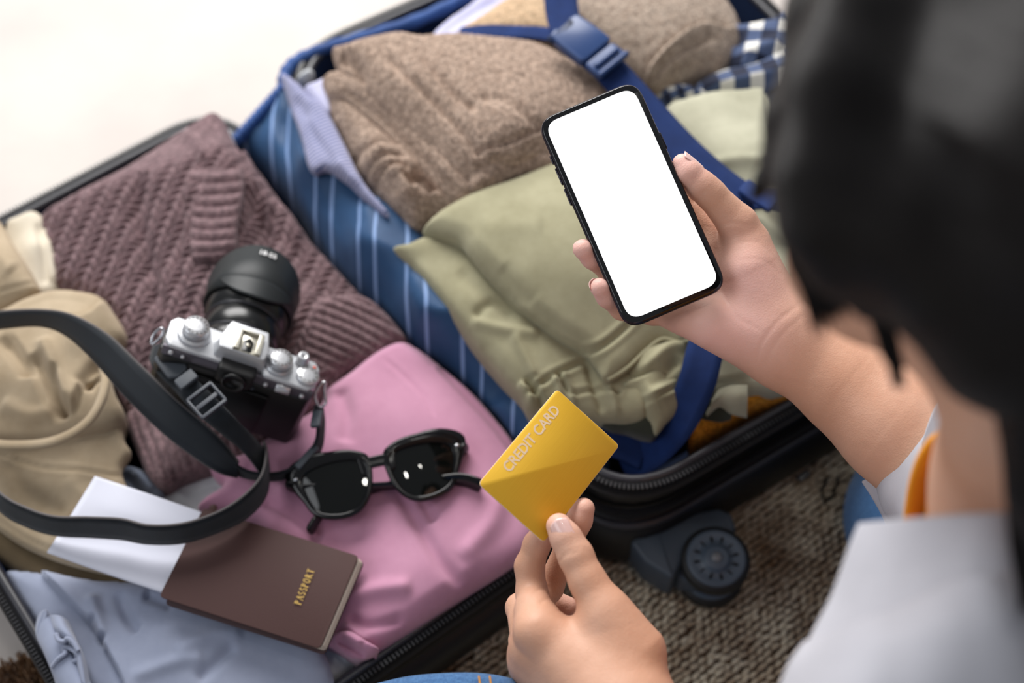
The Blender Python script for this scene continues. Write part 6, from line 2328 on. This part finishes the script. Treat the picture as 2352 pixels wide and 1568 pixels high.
for k in range(420):
    a = hr.uniform(-1.45, 1.45)
    # combed from the parting back to the tie on both sides
    pts = []
    el0 = hr.uniform(.15, 1.0)
    for t in np.linspace(0, 1, 7):
        y = .085 - .17 * t
        z = .100 * math.cos(a * (.4 + .6 * t)) * (1 - .1 * t)
        x = .094 * math.sin(a * (.4 + .6 * t))
        p = np.array([x, y, z])
        nn = np.array([x / .092, (y + .014) / .108, (z - .034 + .03) / .096])
        l = np.linalg.norm(nn)
        nn = nn / max(l, 1e-6)
        p = np.array([nn[0] * .0925, -.014 + nn[1] * .1085, .034 + nn[2] * .0965])
        pts.append(HL(*(p * (1 + hr.uniform(-.002, .006)))))
    strand(pts, .0011)
# loose front locks along the left silhouette
for k in range(70):
    u_ = hr.random()
    j = lambda s=6: hr.uniform(-s, s)
    pts = [Q(1850 + 60 * u_ + j(), 60 + j(20), .50), Q(1795 + 55 * u_ + j(), 260 + j(20), .50), Q(1782 + 50 * u_ + j(), 430 + j(20), .505), Q(1812 + 55 * u_ + j(), 580 + j(20), .515), Q(1848 + 70 * u_ + j(), 680 + j(15), .525), Q(1870 + 90 * u_ + j(), 760 - 60 * u_ + j(25), .53)]
    strand(pts, .0010)
for k in range(40):
    u_ = hr.random()
    j = lambda s=6: hr.uniform(-s, s)
    pts = [Q(1900 + 40 * u_ + j(), 420 + j(20), .50), Q(1940 + 40 * u_ + j(), 560 + j(20), .51), Q(1985 + 40 * u_ + j(), 680 + j(), .52), Q(2020 + 40 * u_ + j(), 790 + j(20), .53), Q(2050 + 30 * u_, 870 + j(30), .535)]
    strand(pts, .0010)
for k in range(60):
    u_ = hr.random()
    j = lambda s=5: hr.uniform(-s, s)
    pts = [Q(2290 + 60 * u_ + j(), 620, .495), Q(2310 + 60 * u_ + j(), 850 + j(20), .50), Q(2315 + 60 * u_ + j(), 1050 + j(20), .51), Q(2320 + 60 * u_ + j(), 1220 + j(20), .52), Q(2340 + 60 * u_ + j(), 1380 + j(40), .52)]
    strand(pts, .0012)
mesh('strands', np.concatenate(Vs), Fs, M['hair'], hair_o, kind='stuff', uv=np.zeros((n, 2)))

# scrunchie
A_ = np.linspace(0, 2 * math.pi, 60, endpoint=False)
tax = nrm(tail[6] - tie)
s1 = nrm(np.cross(tax, (0, 0, 1)))
s2_ = np.cross(s1, tax)
path = np.array([tie + s1 * (.018 * math.cos(a)) + s2_ * (.018 * math.sin(a)) for a in A_])
V, Fc = tube(path, .0085 + .0018 * np.sin(A_ * 11), 12, closed=True)
scr = mesh('scrunchie', V, Fc, M['scrunchie'], hair_o, uv=V[:, :2])
